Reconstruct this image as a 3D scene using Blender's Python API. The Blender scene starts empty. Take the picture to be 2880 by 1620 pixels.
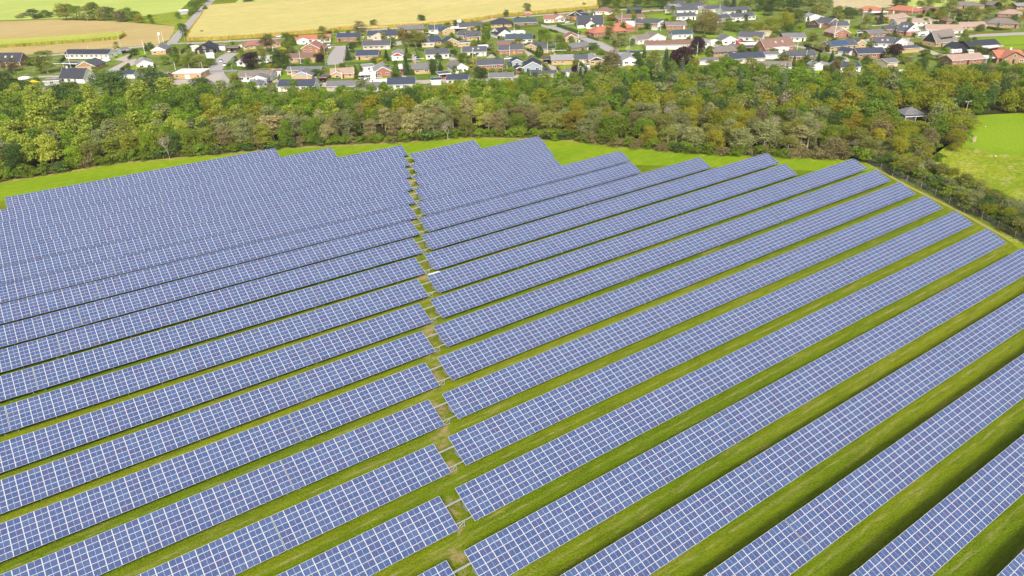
import bpy, math, random
import numpy as np
from mathutils import Matrix, Vector, noise

# ---------------------------------------------------------------- camera, sky, sun, exposure
F_PX, PITCH, ROLL, YAW, CAM_H = 2066.444, 0.4821819, -0.0263789, 0.5988566, 76.168   # metres, for a 2880 px wide picture
SUN_ELEV, SUN_AZ = math.radians(42), math.radians(212)     # azimuth from +y clockwise
SC = bpy.context.scene
COL = SC.collection
def cam_axes():
    cy, sy, cp, sp, cr, sr = math.cos(YAW), math.sin(YAW), math.cos(PITCH), math.sin(PITCH), math.cos(ROLL), math.sin(ROLL)
    fwd = np.array([sy*cp, cy*cp, -sp]); right = np.array([cy, -sy, 0.0]); up = np.cross(right, fwd)
    return cr*right+sr*up, -sr*right+cr*up, fwd
RX, UX, WX = cam_axes()
cam = bpy.data.cameras.new('camera'); cam.sensor_width = 36; cam.lens = F_PX*36/2880
cam.clip_start = 1; cam.clip_end = 9000
co = bpy.data.objects.new('camera', cam); COL.objects.link(co); SC.camera = co
M = Matrix.Identity(4)
for i in range(3):
    M[i][0], M[i][1], M[i][2] = RX[i], UX[i], -WX[i]
M[2][3] = CAM_H
co.matrix_world = M
world = bpy.data.worlds.new('World'); SC.world = world; world.use_nodes = True
wn = world.node_tree.nodes; sky = wn.new('ShaderNodeTexSky'); sky.sky_type = 'NISHITA'; sky.sun_disc = False
sky.sun_elevation = SUN_ELEV; sky.sun_rotation = SUN_AZ; sky.dust_density = 7.0; sky.air_density = .8; sky.ozone_density = 1.0
world.node_tree.links.new(sky.outputs[0], wn['Background'].inputs[0]); wn['Background'].inputs[1].default_value = 0.135
sun = bpy.data.lights.new('sun', 'SUN'); sun.energy = 2.6; sun.angle = math.radians(9); sun.color = (1.0, 0.955, 0.88)
so = bpy.data.objects.new('sun', sun); COL.objects.link(so)
sd = Vector((math.sin(SUN_AZ)*math.cos(SUN_ELEV), math.cos(SUN_AZ)*math.cos(SUN_ELEV), math.sin(SUN_ELEV)))
so.rotation_euler = sd.to_track_quat('Z', 'Y').to_euler(); so.location = (0, 0, 300)
SC.view_settings.view_transform = 'Standard'; SC.view_settings.look = 'None'; SC.view_settings.gamma = 1
SC.view_settings.exposure = 0.38
SC.cycles.max_bounces = 6; SC.cycles.diffuse_bounces = 3; SC.cycles.transparent_max_bounces = 8
random.seed(5); RNG = np.random.default_rng(5)

# ---------------------------------------------------------------- helpers: where a spot of the ground lies
TILES = {'S': (0, 0, 1.0), 'D': (0, 0, .89444), 'T1': (0, 0, 5.175), 'T2': (440, 0, 4.954), 'T3': (900, 0, 4.954),
         'T4': (1380, 0, 4.954), 'T5': (1860, 0, 4.954), 'T6': (2340, 0, 4.770)}
def px(t, x, y):
    ox, oy, s = TILES[t]; return ox+x/s, oy+y/s
def gp(t, x, y, z=0.0):
    a, b = px(t, x, y)
    d = WX+RX*((a-1440)/F_PX)+UX*((810-b)/F_PX)
    k = (z-CAM_H)/d[2]
    return Vector((d[0]*k, d[1]*k, z))
def z_at(p, t, y):                       # the height above ground point p that appears at photo height y
    k = (810-px(t, 0, y)[1])/F_PX
    d0w = p[0]*WX[0]+p[1]*WX[1]; d0u = p[0]*UX[0]+p[1]*UX[1]
    return CAM_H+(k*d0w-d0u)/(UX[2]-k*WX[2])
def proj(p):
    d = np.array([p[0], p[1], p[2]-CAM_H]); c = d@WX
    return 1440+F_PX*(d@RX)/c, 810-F_PX*(d@UX)/c
def m_per_px(p, t):                      # metres that one photo unit of tile t covers across at p
    d = np.array([p[0], p[1], -CAM_H]); return (d@WX)/F_PX/TILES[t][2]

# ---------------------------------------------------------------- helpers: meshes and objects
class MB:
    def __init__(s): s.v = []; s.f = []; s.m = []; s.uv = []
    def add(s, vs, fs, m=0):
        o = len(s.v); s.v += [tuple(v) for v in vs]; s.f += [tuple(i+o for i in f) for f in fs]; s.m += [m]*len(fs); return s
    def box(s, x0, y0, z0, x1, y1, z1, m=0):
        return s.add([(x0,y0,z0),(x1,y0,z0),(x1,y1,z0),(x0,y1,z0),(x0,y0,z1),(x1,y0,z1),(x1,y1,z1),(x0,y1,z1)],
                     [(0,3,2,1),(4,5,6,7),(0,1,5,4),(1,2,6,5),(2,3,7,6),(3,0,4,7)], m)
    def tube(s, a, b, r0, r1=None, n=7, m=0, caps=True):
        a = Vector(a); b = Vector(b); r1 = r0 if r1 is None else r1
        d = (b-a).normalized(); q = Vector((0,0,1)) if abs(d.z) < .9 else Vector((1,0,0))
        e = d.cross(q).normalized(); g = d.cross(e)
        vs = []
        for i in range(n):
            t = 2*math.pi*i/n; c = e*math.cos(t)+g*math.sin(t); vs.append(a+c*r0)
        for i in range(n):
            t = 2*math.pi*i/n; c = e*math.cos(t)+g*math.sin(t); vs.append(b+c*r1)
        fs = [(i, i+n, (i+1) % n+n, (i+1) % n) for i in range(n)]
        if caps: fs += [tuple(range(n)), tuple(range(2*n-1, n-1, -1))]
        return s.add(vs, fs, m)
    def slab(s, pts, th, m=0):           # polygon (counter-clockwise from above) given a thickness downwards
        n = len(pts); vs = [Vector(p) for p in pts]+[Vector(p)-Vector((0,0,th)) for p in pts]
        fs = [tuple(range(n)), tuple(range(2*n-1, n-1, -1))]+[(i, i+n, (i+1) % n+n, (i+1) % n) for i in range(n)]
        return s.add(vs, fs, m)
    def mesh(s, name, mats):
        me = bpy.data.meshes.new(name); me.from_pydata(s.v, [], s.f)
        for m in mats: me.materials.append(m)
        if len(mats) > 1: me.polygons.foreach_set('material_index', s.m)
        me.update(); return me
    def obj(s, name, mats, parent=None, loc=None):
        if not isinstance(mats, (list, tuple)): mats = [mats]
        return mk(name, s.mesh(name, mats), parent, loc)
def mk(name, data, parent=None, loc=None, rz=0.0):
    o = bpy.data.objects.new(name, data); COL.objects.link(o)
    if parent: o.parent = parent
    if loc is not None: o.location = loc
    if rz: o.rotation_euler = (0, 0, rz)
    return o
def quads_mesh(name, V, mats, smooth=False):     # V: (n,4,3) array of loose quads
    n = len(V); me = bpy.data.meshes.new(name)
    me.vertices.add(4*n); me.vertices.foreach_set('co', V.reshape(-1).astype(np.float32))
    me.loops.add(4*n); me.loops.foreach_set('vertex_index', np.arange(4*n, dtype=np.int32))
    me.polygons.add(n); me.polygons.foreach_set('loop_start', np.arange(0, 4*n, 4, dtype=np.int32))
    for m in mats: me.materials.append(m)
    me.update(calc_edges=True); return me
ALL = []                                  # every labelled thing, for the check that each label singles out one thing
def tag(o, label, cat, group=None, p=None):
    o['label'] = label; o['category'] = cat
    if group: o['group'] = group
    ALL.append((o, p if p is not None else o.location)); return o
def thing(name, label, cat, loc, rz=0.0, group=None):
    o = bpy.data.objects.new(name, None); COL.objects.link(o); o.empty_display_size = .5
    o.location = loc; o.rotation_euler = (0, 0, rz)
    return tag(o, label, cat, group)
def structure(o): o['kind'] = 'structure'; return o

# ---------------------------------------------------------------- materials
class NT:
    def __init__(s, name):
        s.mat = bpy.data.materials.new(name); s.mat.use_nodes = True
        s.t = s.mat.node_tree; s.n = s.t.nodes; s.b = s.n['Principled BSDF']; s.out = s.n['Material Output']
    def new(s, typ, **kw):
        nd = s.n.new(typ)
        for k, v in kw.items(): setattr(nd, k, v)
        return nd
    def link(s, a, b): s.t.links.new(a, b)
    def val(s, sock, v):
        if hasattr(v, 'node') or hasattr(v, 'links'): s.link(v, sock)
        else: sock.default_value = v
    def math(s, op, a, b=0.0, clamp=False):
        nd = s.new('ShaderNodeMath', operation=op, use_clamp=clamp); s.val(nd.inputs[0], a); s.val(nd.inputs[1], b); return nd.outputs[0]
    def mix(s, fac, a, b, typ='MIX'):
        nd = s.new('ShaderNodeMix', data_type='RGBA', blend_type=typ)
        s.val(nd.inputs[0], fac)
        s.val(nd.inputs[6], a if hasattr(a, 'links') else (*a, 1)); s.val(nd.inputs[7], b if hasattr(b, 'links') else (*b, 1))
        return nd.outputs[2]
    def noise(s, vec, scale, detail=4, rough=.55):
        nd = s.new('ShaderNodeTexNoise'); s.link(vec, nd.inputs['Vector']); nd.inputs['Scale'].default_value = scale
        nd.inputs['Detail'].default_value = detail; nd.inputs['Roughness'].default_value = rough; return nd.outputs['Fac']
    def ramp(s, fac, lo, hi):
        nd = s.new('ShaderNodeMapRange', interpolation_type='SMOOTHSTEP'); s.link(fac, nd.inputs[0])
        nd.inputs[1].default_value = lo; nd.inputs[2].default_value = hi; return nd.outputs[0]
    def pos(s, sx=1, sy=1, sz=1, rz=0):
        g = s.new('ShaderNodeNewGeometry'); mp = s.new('ShaderNodeMapping'); mp.vector_type = 'TEXTURE' if False else 'POINT'
        s.link(g.outputs['Position'], mp.inputs[0]); mp.inputs['Scale'].default_value = (sx, sy, sz); mp.inputs['Rotation'].default_value = (0, 0, rz)
        return mp.outputs[0]
def plain(name, c, rough=.7, metal=0.0, var=.12, scale=1.5, spec=.4):
    t = NT(name); v = t.noise(t.pos(), scale, 5); f = t.math('MULTIPLY_ADD', v, var*2); f.node.inputs[2].default_value = 1-var
    cc = t.mix(1.0, c, c, 'MULTIPLY')
    cc = t.new('ShaderNodeVectorMath', operation='SCALE'); cc.inputs[0].default_value = c; t.link(f, cc.inputs['Scale'])
    t.link(cc.outputs[0], t.b.inputs['Base Color']); t.b.inputs['Roughness'].default_value = rough
    t.b.inputs['Metallic'].default_value = metal; t.b.inputs['Specular IOR Level'].default_value = spec
    return t.mat
def ground_mat(name, c1, c2, c3, s1=.05, s2=.5, stretch=(1, 1), rz=0.0, fine=6.0, bump=.5, patch=(.55, .75), contrast=.85):
    t = NT(name); p = t.pos(); q = t.pos(stretch[0], stretch[1], 1, rz)
    a = t.ramp(t.noise(q, s1, 5, .6), .35, .65); b = t.ramp(t.noise(q, s2, 6, .65), *patch); fn = t.noise(p, fine, 3, .7)
    c = t.mix(a, c1, c2); c = t.mix(t.math('MULTIPLY', b, .8), c, c3)
    md = t.noise(q, s2*2.6, 7, .72); fm = t.math('MULTIPLY', t.math('ADD', fn, md), contrast); fm = t.math('ADD', fm, 1-contrast)
    sc = t.new('ShaderNodeVectorMath', operation='SCALE'); t.link(c, sc.inputs[0]); t.link(fm, sc.inputs['Scale'])
    t.link(sc.outputs[0], t.b.inputs['Base Color']); t.b.inputs['Roughness'].default_value = .95; t.b.inputs['Specular IOR Level'].default_value = .1
    bp = t.new('ShaderNodeBump'); bp.inputs['Strength'].default_value = bump; bp.inputs['Distance'].default_value = .25
    t.link(fn, bp.inputs['Height']); t.link(bp.outputs[0], t.b.inputs['Normal'])
    t.col = sc.outputs[0]; return t
def leaf_mat(name, c, c2, trans=.18, hue=.024):
    t = NT(name); g = t.new('ShaderNodeNewGeometry'); oi = t.new('ShaderNodeObjectInfo')
    cc = t.mix(t.math('POWER', g.outputs['Random Per Island'], 2.2), c, c2)
    hs = t.new('ShaderNodeHueSaturation'); t.link(cc, hs.inputs['Color'])
    h = t.math('MULTIPLY_ADD', oi.outputs['Random'], hue); h.node.inputs[2].default_value = .5-hue/2; t.link(h, hs.inputs['Hue'])
    wn_ = t.new('ShaderNodeTexWhiteNoise', noise_dimensions='1D'); t.link(oi.outputs['Random'], wn_.inputs['W'])
    v = t.math('MULTIPLY_ADD', wn_.outputs['Value'], .55); v.node.inputs[2].default_value = .78; t.link(v, hs.inputs['Value'])
    t.link(hs.outputs[0], t.b.inputs['Base Color']); t.b.inputs['Roughness'].default_value = .6; t.b.inputs['Specular IOR Level'].default_value = .25
    tr = t.new('ShaderNodeBsdfTranslucent'); t.link(hs.outputs[0], tr.inputs[0])
    mx = t.new('ShaderNodeMixShader'); mx.inputs[0].default_value = trans
    t.link(t.b.outputs[0], mx.inputs[1]); t.link(tr.outputs[0], mx.inputs[2]); t.link(mx.outputs[0], t.out.inputs[0])
    return t.mat
# ---------------------------------------------------------------- the solar park's layout (metres, rows run along x)
Y0, PITCH_ROW, SLOPE, TILT, XL, SL, XR, SR = 220.0865, 10.33996, 5.5531, .3843503, 109.2238, -4.96622, 111.6958, -4.96200
LOW, MOD = .95, 1.655
DY = {-2: 4.1, -1: 2.6, 0: .6, 1: .3, 2: .14, 3: -.06, 4: -.08, 5: -.11, 6: -.15, 7: -.27, 8: -.34, 9: -.37, 10: -.18, 11: .01, 12: .09, 13: .23, 14: .21, 15: .16, 16: .1}
DYL = {-2: 7.7, -1: 6.9, 0: 6.1, 1: 5.5, 2: 4.5, 3: 3.6, 4: 2.9, 5: 2.2, 6: 1.65, 7: 1.4, 8: 1.0, 9: .5}
def row_y(n, x):                          # the low edge of row n at x; the far rows swing a little at their left ends
    a = DY.get(n, .1); b = DYL.get(n, a)
    xa = XL+SL*n
    return Y0-n*PITCH_ROW+(a if x >= xa else a+(b-a)*(xa-x)/(xa+10))
# ---------------------------------------------------------------- ground, fields, roads
GRASS = ground_mat('park_grass', (.118, .185, .004), (.185, .228, .008), (.27, .26, .06), .06, .5, (.16, 1), 0, 3.0, 1.0, (.54, .72), 1.35)
t = GRASS                                  # worn dry turf down the aisle between the two blocks
sx = t.new('ShaderNodeSeparateXYZ'); g = t.new('ShaderNodeNewGeometry'); t.link(g.outputs['Position'], sx.inputs[0])
xa = t.math('MULTIPLY_ADD', sx.outputs[1], -SL/PITCH_ROW); xa.node.inputs[2].default_value = XL+SL*Y0/PITCH_ROW-.9
dd = t.math('ABSOLUTE', t.math('SUBTRACT', sx.outputs[0], xa))
near = t.new('ShaderNodeMapRange', interpolation_type='SMOOTHSTEP'); t.link(dd, near.inputs[0])
near.inputs[1].default_value = 2.6; near.inputs[2].default_value = .3
yl = t.new('ShaderNodeMapRange'); t.link(sx.outputs[1], yl.inputs[0]); yl.inputs[1].default_value = Y0+1; yl.inputs[2].default_value = Y0-6
wear = t.math('MULTIPLY', t.math('MULTIPLY', near.outputs[0], yl.outputs[0]), t.ramp(t.noise(t.pos(), .25, 6, .7), .47, .60), True)
wc = t.mix(wear, t.col, (.36, .275, .135)); 
ph = t.math('FRACT', t.math('DIVIDE', t.math('SUBTRACT', Y0, sx.outputs[1]), PITCH_ROW))   # 0 at a low edge, growing towards the next row south
def band(lo, hi, soft): return t.math('MULTIPLY', t.ramp(ph, lo-soft, lo+soft), t.math('SUBTRACT', 1.0, t.ramp(ph, hi-soft, hi+soft)))
inside = t.math('LESS_THAN', sx.outputs[1], Y0)
brk = t.ramp(t.noise(t.pos(.22, 1.2), 1.3, 7, .75), .42, .66)
drip = t.math('MULTIPLY', t.math('MULTIPLY', band(.04, .085, .02), brk), inside)        # dry strip along the drip line
wc = t.mix(t.math('MULTIPLY', drip, .55), wc, (.40, .35, .17))
rut = t.math('MULTIPLY', t.math('MULTIPLY', t.math('ADD', band(.20, .235, .012), band(.33, .365, .012)), t.ramp(t.noise(t.pos(.1, .6), .6, 5, .65), .45, .62)), inside)
wc = t.mix(t.math('MULTIPLY', rut, .5), wc, (.13, .17, .012))
t.link(wc, t.b.inputs['Base Color'])
WILD = ground_mat('meadow_grass', (.17, .25, .008), (.27, .31, .025), (.38, .35, .13), .06, .3, (.6, 1), -.5, 1.0, .9, (.50, .70), 1.7).mat
LAWN = ground_mat('mown_lawn', (.16, .27, .010), (.21, .32, .014), (.25, .34, .03), .03, .4, (1, 1), 0, 2.0, .2).mat
FIELD_G = ground_mat('field_green', (.36, .46, .10), (.42, .50, .12), (.48, .53, .17), .012, .06, (.3, 1), -.6, .8, .2).mat
STUB = ground_mat('stubble', (.42, .33, .13), (.46, .36, .16), (.44, .42, .14), .02, .1, (.15, 1), -.5, 1.0, .3).mat
SAND = ground_mat('bare_field', (.46, .39, .22), (.5, .43, .25), (.45, .42, .2), .02, .1, (.3, 1), -.4, .8, .2).mat
GARDEN = ground_mat('garden_ground', (.10, .16, .02), (.17, .22, .03), (.30, .275, .20), .09, .21, (1, 1), 0, 1.0, .4, (.52, .64), .95).mat
YARD = plain('paving', (.42, .38, .33), .9, 0, .18, .6)
ROAD = plain('road_asphalt', (.36, .345, .325), .9, 0, .14, .5)
DARKROAD = plain('dark_asphalt', (.25, .25, .255), .9, 0, .14, .5)
WHITE = plain('white_paint', (.78, .78, .76), .5, 0, .05)
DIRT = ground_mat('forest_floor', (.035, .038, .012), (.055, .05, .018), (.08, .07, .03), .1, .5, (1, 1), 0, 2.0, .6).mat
TALLG = ground_mat('tall_dry_grass', (.24, .25, .05), (.32, .28, .09), (.40, .34, .16), .12, .5, (1, 1), 0, 2.5, .9, (.45, .7)).mat
def sheet(name, z, mat, pts, smooth=0):
    P = [gp(*p) if not isinstance(p, Vector) else p for p in pts]
    return structure(MB().add([(p.x, p.y, z) for p in P], [tuple(range(len(P)))]).obj(name, mat))
def ribbon(name, z, mat, pts, w, kerb=False):
    P = [gp(*p).xy for p in pts]; n = len(P); L = []; R = []
    for i in range(n):
        d = (P[min(i+1, n-1)]-P[max(i-1, 0)]).normalized(); nn = Vector((-d.y, d.x))
        L.append(P[i]+nn*w/2); R.append(P[i]-nn*w/2)
    vs = [(p.x, p.y, z) for p in L]+[(p.x, p.y, z) for p in R]
    o = MB().add(vs, [(i, i+1, n+i+1, n+i) for i in range(n-1)]).obj(name, mat); structure(o)
    if kerb:
        k = MB()
        for S_ in (L, R):
            sg = 1 if S_ is L else -1
            for i in range(n-1):
                a, b = S_[i], S_[i+1]; d = (b-a).normalized(); nn = Vector((-d.y, d.x))*sg*.25
                vs = [(a.x, a.y, 0), (b.x, b.y, 0), (b.x+nn.x, b.y+nn.y, 0), (a.x+nn.x, a.y+nn.y, 0)]
                vs += [(v[0], v[1], z+.11) for v in vs]
                k.add(vs, [(4,5,6,7),(0,1,5,4),(2,3,7,6),(0,4,7,3),(1,2,6,5)])
        structure(k.obj('kerb', YARD))
    return o
bm_ = MB()                                 # one sheet to the horizon, with very gentle swells
N_ = 60
for j in range(N_+1):
    for i in range(N_+1): bm_.v.append((-2500+6000*i/N_, -600+6000*j/N_, -.02))
for j in range(N_):
    for i in range(N_): bm_.f.append((j*(N_+1)+i, j*(N_+1)+i+1, (j+1)*(N_+1)+i+1, (j+1)*(N_+1)+i)); bm_.m.append(0)
structure(bm_.obj('ground', GRASS.mat))
sheet('village_ground', .01, GARDEN, [('D',-150,135),('D',260,120),('D',430,105),('D',900,92),('D',1300,55),('D',1500,20),('D',1700,0),('D',2100,-6),('D',2750,-12),('D',2900,230),('D',2576,240),('D',2200,250),('D',1800,235),('D',1300,262),('D',700,290),('D',-150,300)])
sheet('far_field', .015, FIELD_G, [('D',-300,54),('D',0,51),('D',150,46),('D',290,50),('D',395,36),('D',450,28),('D',480,0),('D',500,-120),('D',-300,-120)])
sheet('farther_field', .015, FIELD_G, [('D',600,0),('D',580,18),('D',700,8),('D',1000,-14),('D',1000,-120),('D',640,-120)])
sheet('stubble_field', .02, STUB, [('D',-300,66),('D',0,54),('D',145,49),('D',290,54),('D',445,66),('D',425,100),('D',395,112),('D',270,121),('D',160,132),('D',0,141),('D',-300,160)])
sheet('field_margin', .025, WILD, [('D',360,52),('D',395,36),('D',455,28),('D',475,50),('D',455,88),('D',430,98),('D',440,66)])
sheet('bare_field', .02, SAND, [('D',2085,-30),('D',2252,-40),('D',2250,17),('D',2160,24),('D',2100,30)])
sheet('far_meadow', .015, FIELD_G, [('D',2300,-40),('D',2750,-60),('D',2750,24),('D',2480,16),('D',2280,18)])
sheet('paddock', .02, LAWN, [('T6',1750,520),('T6',2576,470),('T6',2900,450),('T6',2900,650),('T6',2250,660),('T6',1720,600)])
sheet('meadow', .012, WILD, [('D',2576,640),('D',2800,760),('D',2900,280),('D',2576,284),('D',2440,290),('D',2420,340),('D',2330,390),('D',2300,430),('D',2420,490)])
sheet('mown_lawn', .02, LAWN, [('D',2435,291),('D',2576,285),('D',2900,270),('D',2900,420),('D',2576,393),('D',2500,386),('D',2440,370),('D',2410,372),('D',2418,340)])
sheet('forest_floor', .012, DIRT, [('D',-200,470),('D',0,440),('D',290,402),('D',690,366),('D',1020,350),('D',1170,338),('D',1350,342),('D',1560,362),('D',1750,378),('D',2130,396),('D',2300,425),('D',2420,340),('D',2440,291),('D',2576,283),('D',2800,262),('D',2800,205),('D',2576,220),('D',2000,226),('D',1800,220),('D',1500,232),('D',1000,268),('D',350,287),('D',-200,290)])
LUSH = ground_mat('lush_grass', (.165, .285, .006), (.225, .32, .010), (.29, .33, .03), .05, .4, (.3, 1), 0, 3.0, .9, (.52, .72), 1.15).mat
sheet('lush_grass', .006, LUSH, [('D',-200,490),('D',0,455),('D',290,408),('D',690,370),('D',1020,352),('D',1350,344),('D',1560,365),('D',1750,380),('D',2130,398),('D',2230,425),('D',2160,440),('D',1980,425),('D',1600,415),('D',1420,430),('D',1350,420),('D',1030,400),('D',700,410),('D',10,505),('D',-200,560)])
TG = [('D',-200,498),('D',0,462),('D',290,414),('D',690,377),('D',1020,360),('D',1170,348),('D',1350,352),('D',1420,355),('D',1560,371),('D',1750,387),('D',2130,403)]
sheet('tall_grass_verge', .016, TALLG, TG+[(a, b, c-12) for a, b, c in reversed(TG)])
ribbon('worn_track', .008, plain('worn_turf', (.31, .29, .08), .95, 0, .3, .4), [('S',2420,448),('S',2550,522),('S',2700,596),('S',2830,668),('S',2960,750)], 1.1)
# roads and streets of the village
ribbon('country_road', .03, ROAD, [('T2',840,-60),('T2',770,0),('T2',640,130),('T2',480,300),('T2',400,390),('T2',300,490),('T2',215,600)], 6.5)
ribbon('ring_road', .034, YARD, [('D',-150,176),('T1',300,850),('T1',840,795),('T1',1600,715),('T1',2300,662),('T2',215,612),('T2',800,588),('T2',1300,558),('T2',1800,530),('T2',2400,478),('T3',600,432),('T3',1000,398),('T3',1400,375),('T3',2200,315),('T4',60,262),('T4',950,192),('T4',1450,150),('T4',1900,128)], 6.0)
ribbon('street', .038, ROAD, [('T2',1060,740),('T2',960,800),('T2',860,900),('T2',800,985),('T2',860,1090),('T2',950,1180),('T2',1000,1260)], 8.0, True)
ribbon('cross_street', .042, DARKROAD, [('T2',640,1000),('T2',900,990),('T2',1130,985)], 5.0)
sheet('forecourt', .046, YARD, [('T2',640,1030),('T2',880,1030),('T2',930,1060),('T2',830,1180),('T2',620,1170)])
sheet('courtyard', .046, YARD, [('T2',230,1110),('T2',620,1105),('T2',600,1190),('T2',200,1200)])
ribbon('front_street', .04, YARD, [('T2',1000,1240),('T2',1500,1205),('T2',2300,1195),('T3',0,1185),('T3',600,1170),('T3',1300,1150),('T3',1800,1125),('T3',2400,1110),('T4',0,1075),('T4',700,1055),('T4',1050,1040),('T4',1500,1000)], 7.0, True)
ribbon('wide_street', .038, ROAD, [('T3',345,640),('T3',290,700),('T3',240,780),('T3',215,900)], 9.5, True)
ribbon('side_street', .042, YARD, [('T3',60,650),('T3',300,648),('T3',560,625)], 4.0)
ribbon('main_street', .038, ROAD, [('T4',560,320),('T4',780,365),('T4',1000,425),('T4',1250,510),('T4',1500,610),('T4',1660,690),('T4',1800,760)], 7.0, True)
ribbon('link_street', .042, ROAD, [('T4',780,370),('T4',950,340),('T4',1210,325)], 6.0)
ribbon('lower_lane', .042, ROAD, [('T5',1500,620),('T5',1850,640),('T5',2100,680),('T5',2400,740)], 5.0)
ribbon('east_street', .038, ROAD, [('T6',300,560),('T6',1000,530),('T6',1700,490),('T6',2600,450),('T6',2900,430)], 7.0, True)
ribbon('east_lane', .042, YARD, [('T6',960,545),('T6',1150,640),('T6',1400,730),('T6',1650,740)], 6.0)
ribbon('close', .042, YARD, [('T6',1000,225),('T6',1250,240),('T6',1500,295)], 6.0)
ribbon('west_close', .04, YARD, [('T1',1650,1050),('T1',1800,960),('T1',1950,890),('T1',2060,860)], 10.0)
ribbon('west_lane', .036, YARD, [('T1',250,1150),('T1',620,1115),('T1',1450,1100)], 4.5)
for nm, pts in (('driveway', [('T1',1660,870),('T1',1880,790),('T1',1960,800),('T1',1830,900)]), ('driveway', [('T3',560,1120),('T3',700,1110),('T3',780,1150),('T3',560,1160)]),
                ('driveway', [('T3',1140,1010),('T3',1200,1020),('T3',1210,1110),('T3',1140,1110)]), ('driveway', [('T4',790,890),('T4',900,930),('T4',1000,1040),('T4',880,1040)]),
                ('driveway', [('T4',440,690),('T4',510,700),('T4',640,800),('T4',540,800)]), ('driveway', [('T3',1280,760),('T3',1330,760),('T3',1400,860),('T3',1290,860)]),
                ('driveway', [('T3',1790,800),('T3',1840,790),('T3',1920,830),('T3',1800,840)]), ('car_park', [('T4',2090,185),('T4',2420,150),('T4',2390,130),('T4',2080,150)]),
                ('driveway', [('T2',1560,1160),('T2',1700,1090),('T2',1720,1180),('T2',1560,1200)]), ('driveway', [('T2',2180,1080),('T2',2260,1080),('T2',2240,1150),('T2',2120,1150)]),
                ('terrace', [('T5',420,690),('T5',700,680),('T5',720,660),('T5',480,650)]), ('driveway', [('T6',30,740),('T6',140,690),('T6',250,830),('T6',170,840)]),
                ('driveway', [('T3',980,600),('T3',1130,570),('T3',1150,620),('T3',1050,640)]), ('driveway', [('T3',2310,810),('T3',2390,750),('T3',2460,800),('T3',2320,810)]),
                ('driveway', [('T4',1350,900),('T4',1400,950),('T4',1380,1000),('T4',1200,900)]), ('driveway', [('T6',350,550),('T6',560,540),('T6',560,520),('T6',380,525)])):
    sheet(nm, .05, YARD, pts)
for pts in ([('T1',1620,870),('T1',1620,760),('T1',1770,760),('T1',1790,830),('T1',1750,870)], [('T1',1790,1040),('T1',1900,970),('T1',2010,965),('T1',1990,1040)],
            [('T1',1985,815),('T1',2060,740),('T1',2170,740),('T1',2120,800)], [('T1',1290,1080),('T1',1480,1060),('T1',1580,1000),('T1',1590,1060)],
            [('T2',390,760),('T2',500,660),('T2',540,660),('T2',480,760)], [('T2',1080,1110),('T2',1160,1060),('T2',1170,1150),('T2',1090,1150)],
            [('T2',1690,1130),('T2',1760,1000),('T2',1830,1000),('T2',1830,1070),('T2',1890,1090),('T2',1870,1140)], [('T2',1880,900),('T2',2220,880),('T2',2400,810),('T2',2400,890),('T2',1900,930)],
            [('T3',160,580),('T3',160,500),('T3',220,500),('T3',240,590)], [('T3',440,700),('T3',580,650),('T3',580,700),('T3',450,720)], [('T3',340,900),('T3',480,850),('T3',1160,860),('T3',850,890)],
            [('T3',780,1110),('T3',800,1080),('T3',1050,1070),('T3',1050,1105)], [('T3',1300,1040),('T3',1550,1010),('T3',1560,1040)], [('T3',1370,830),('T3',1460,770),('T3',1490,840),('T3',1420,860)],
            [('T4',1110,360),('T4',1490,400),('T4',1430,440),('T4',1290,460)], [('T4',900,930),('T4',1140,910),('T4',1150,980),('T4',970,990)], [('T4',1140,740),('T4',1500,690),('T4',1570,730),('T4',1220,760)],
            [('T4',2130,215),('T4',2576,170),('T4',2700,200),('T4',2576,310),('T4',2440,280)], [('T4',1780,700),('T4',1850,660),('T4',2110,650),('T4',2130,710),('T4',1900,725)],
            [('T4',820,450),('T4',930,460),('T4',880,490)], [('T5',460,800),('T5',500,740),('T5',720,730),('T5',800,800),('T5',600,810)], [('T5',480,490),('T5',830,490),('T5',820,530),('T5',700,520)],
            [('T5',840,420),('T5',1040,470),('T5',1050,530),('T5',900,490)], [('T5',1440,560),('T5',1500,510),('T5',1640,500),('T5',1600,560)], [('T5',1980,870),('T5',2130,850),('T5',2110,900),('T5',1960,910)],
            [('T5',1990,960),('T5',2110,970),('T5',2300,985),('T5',2330,1040),('T5',2050,1010)], [('T6',190,450),('T6',220,390),('T6',360,400),('T6',340,470)], [('T6',480,530),('T6',720,480),('T6',920,500),('T6',720,525)],
            [('T6',410,610),('T6',480,580),('T6',560,585),('T6',520,610)], [('T6',1300,320),('T6',1310,290),('T6',1500,330)], [('T6',2060,440),('T6',2080,400),('T6',2350,440)],
            [('T5',1250,170),('T5',1400,150),('T5',1420,230),('T5',1330,230)], [('T5',640,20),('T5',790,0),('T5',780,50),('T5',660,50)]):
    sheet('lawn', .03, LAWN, pts)
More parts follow.
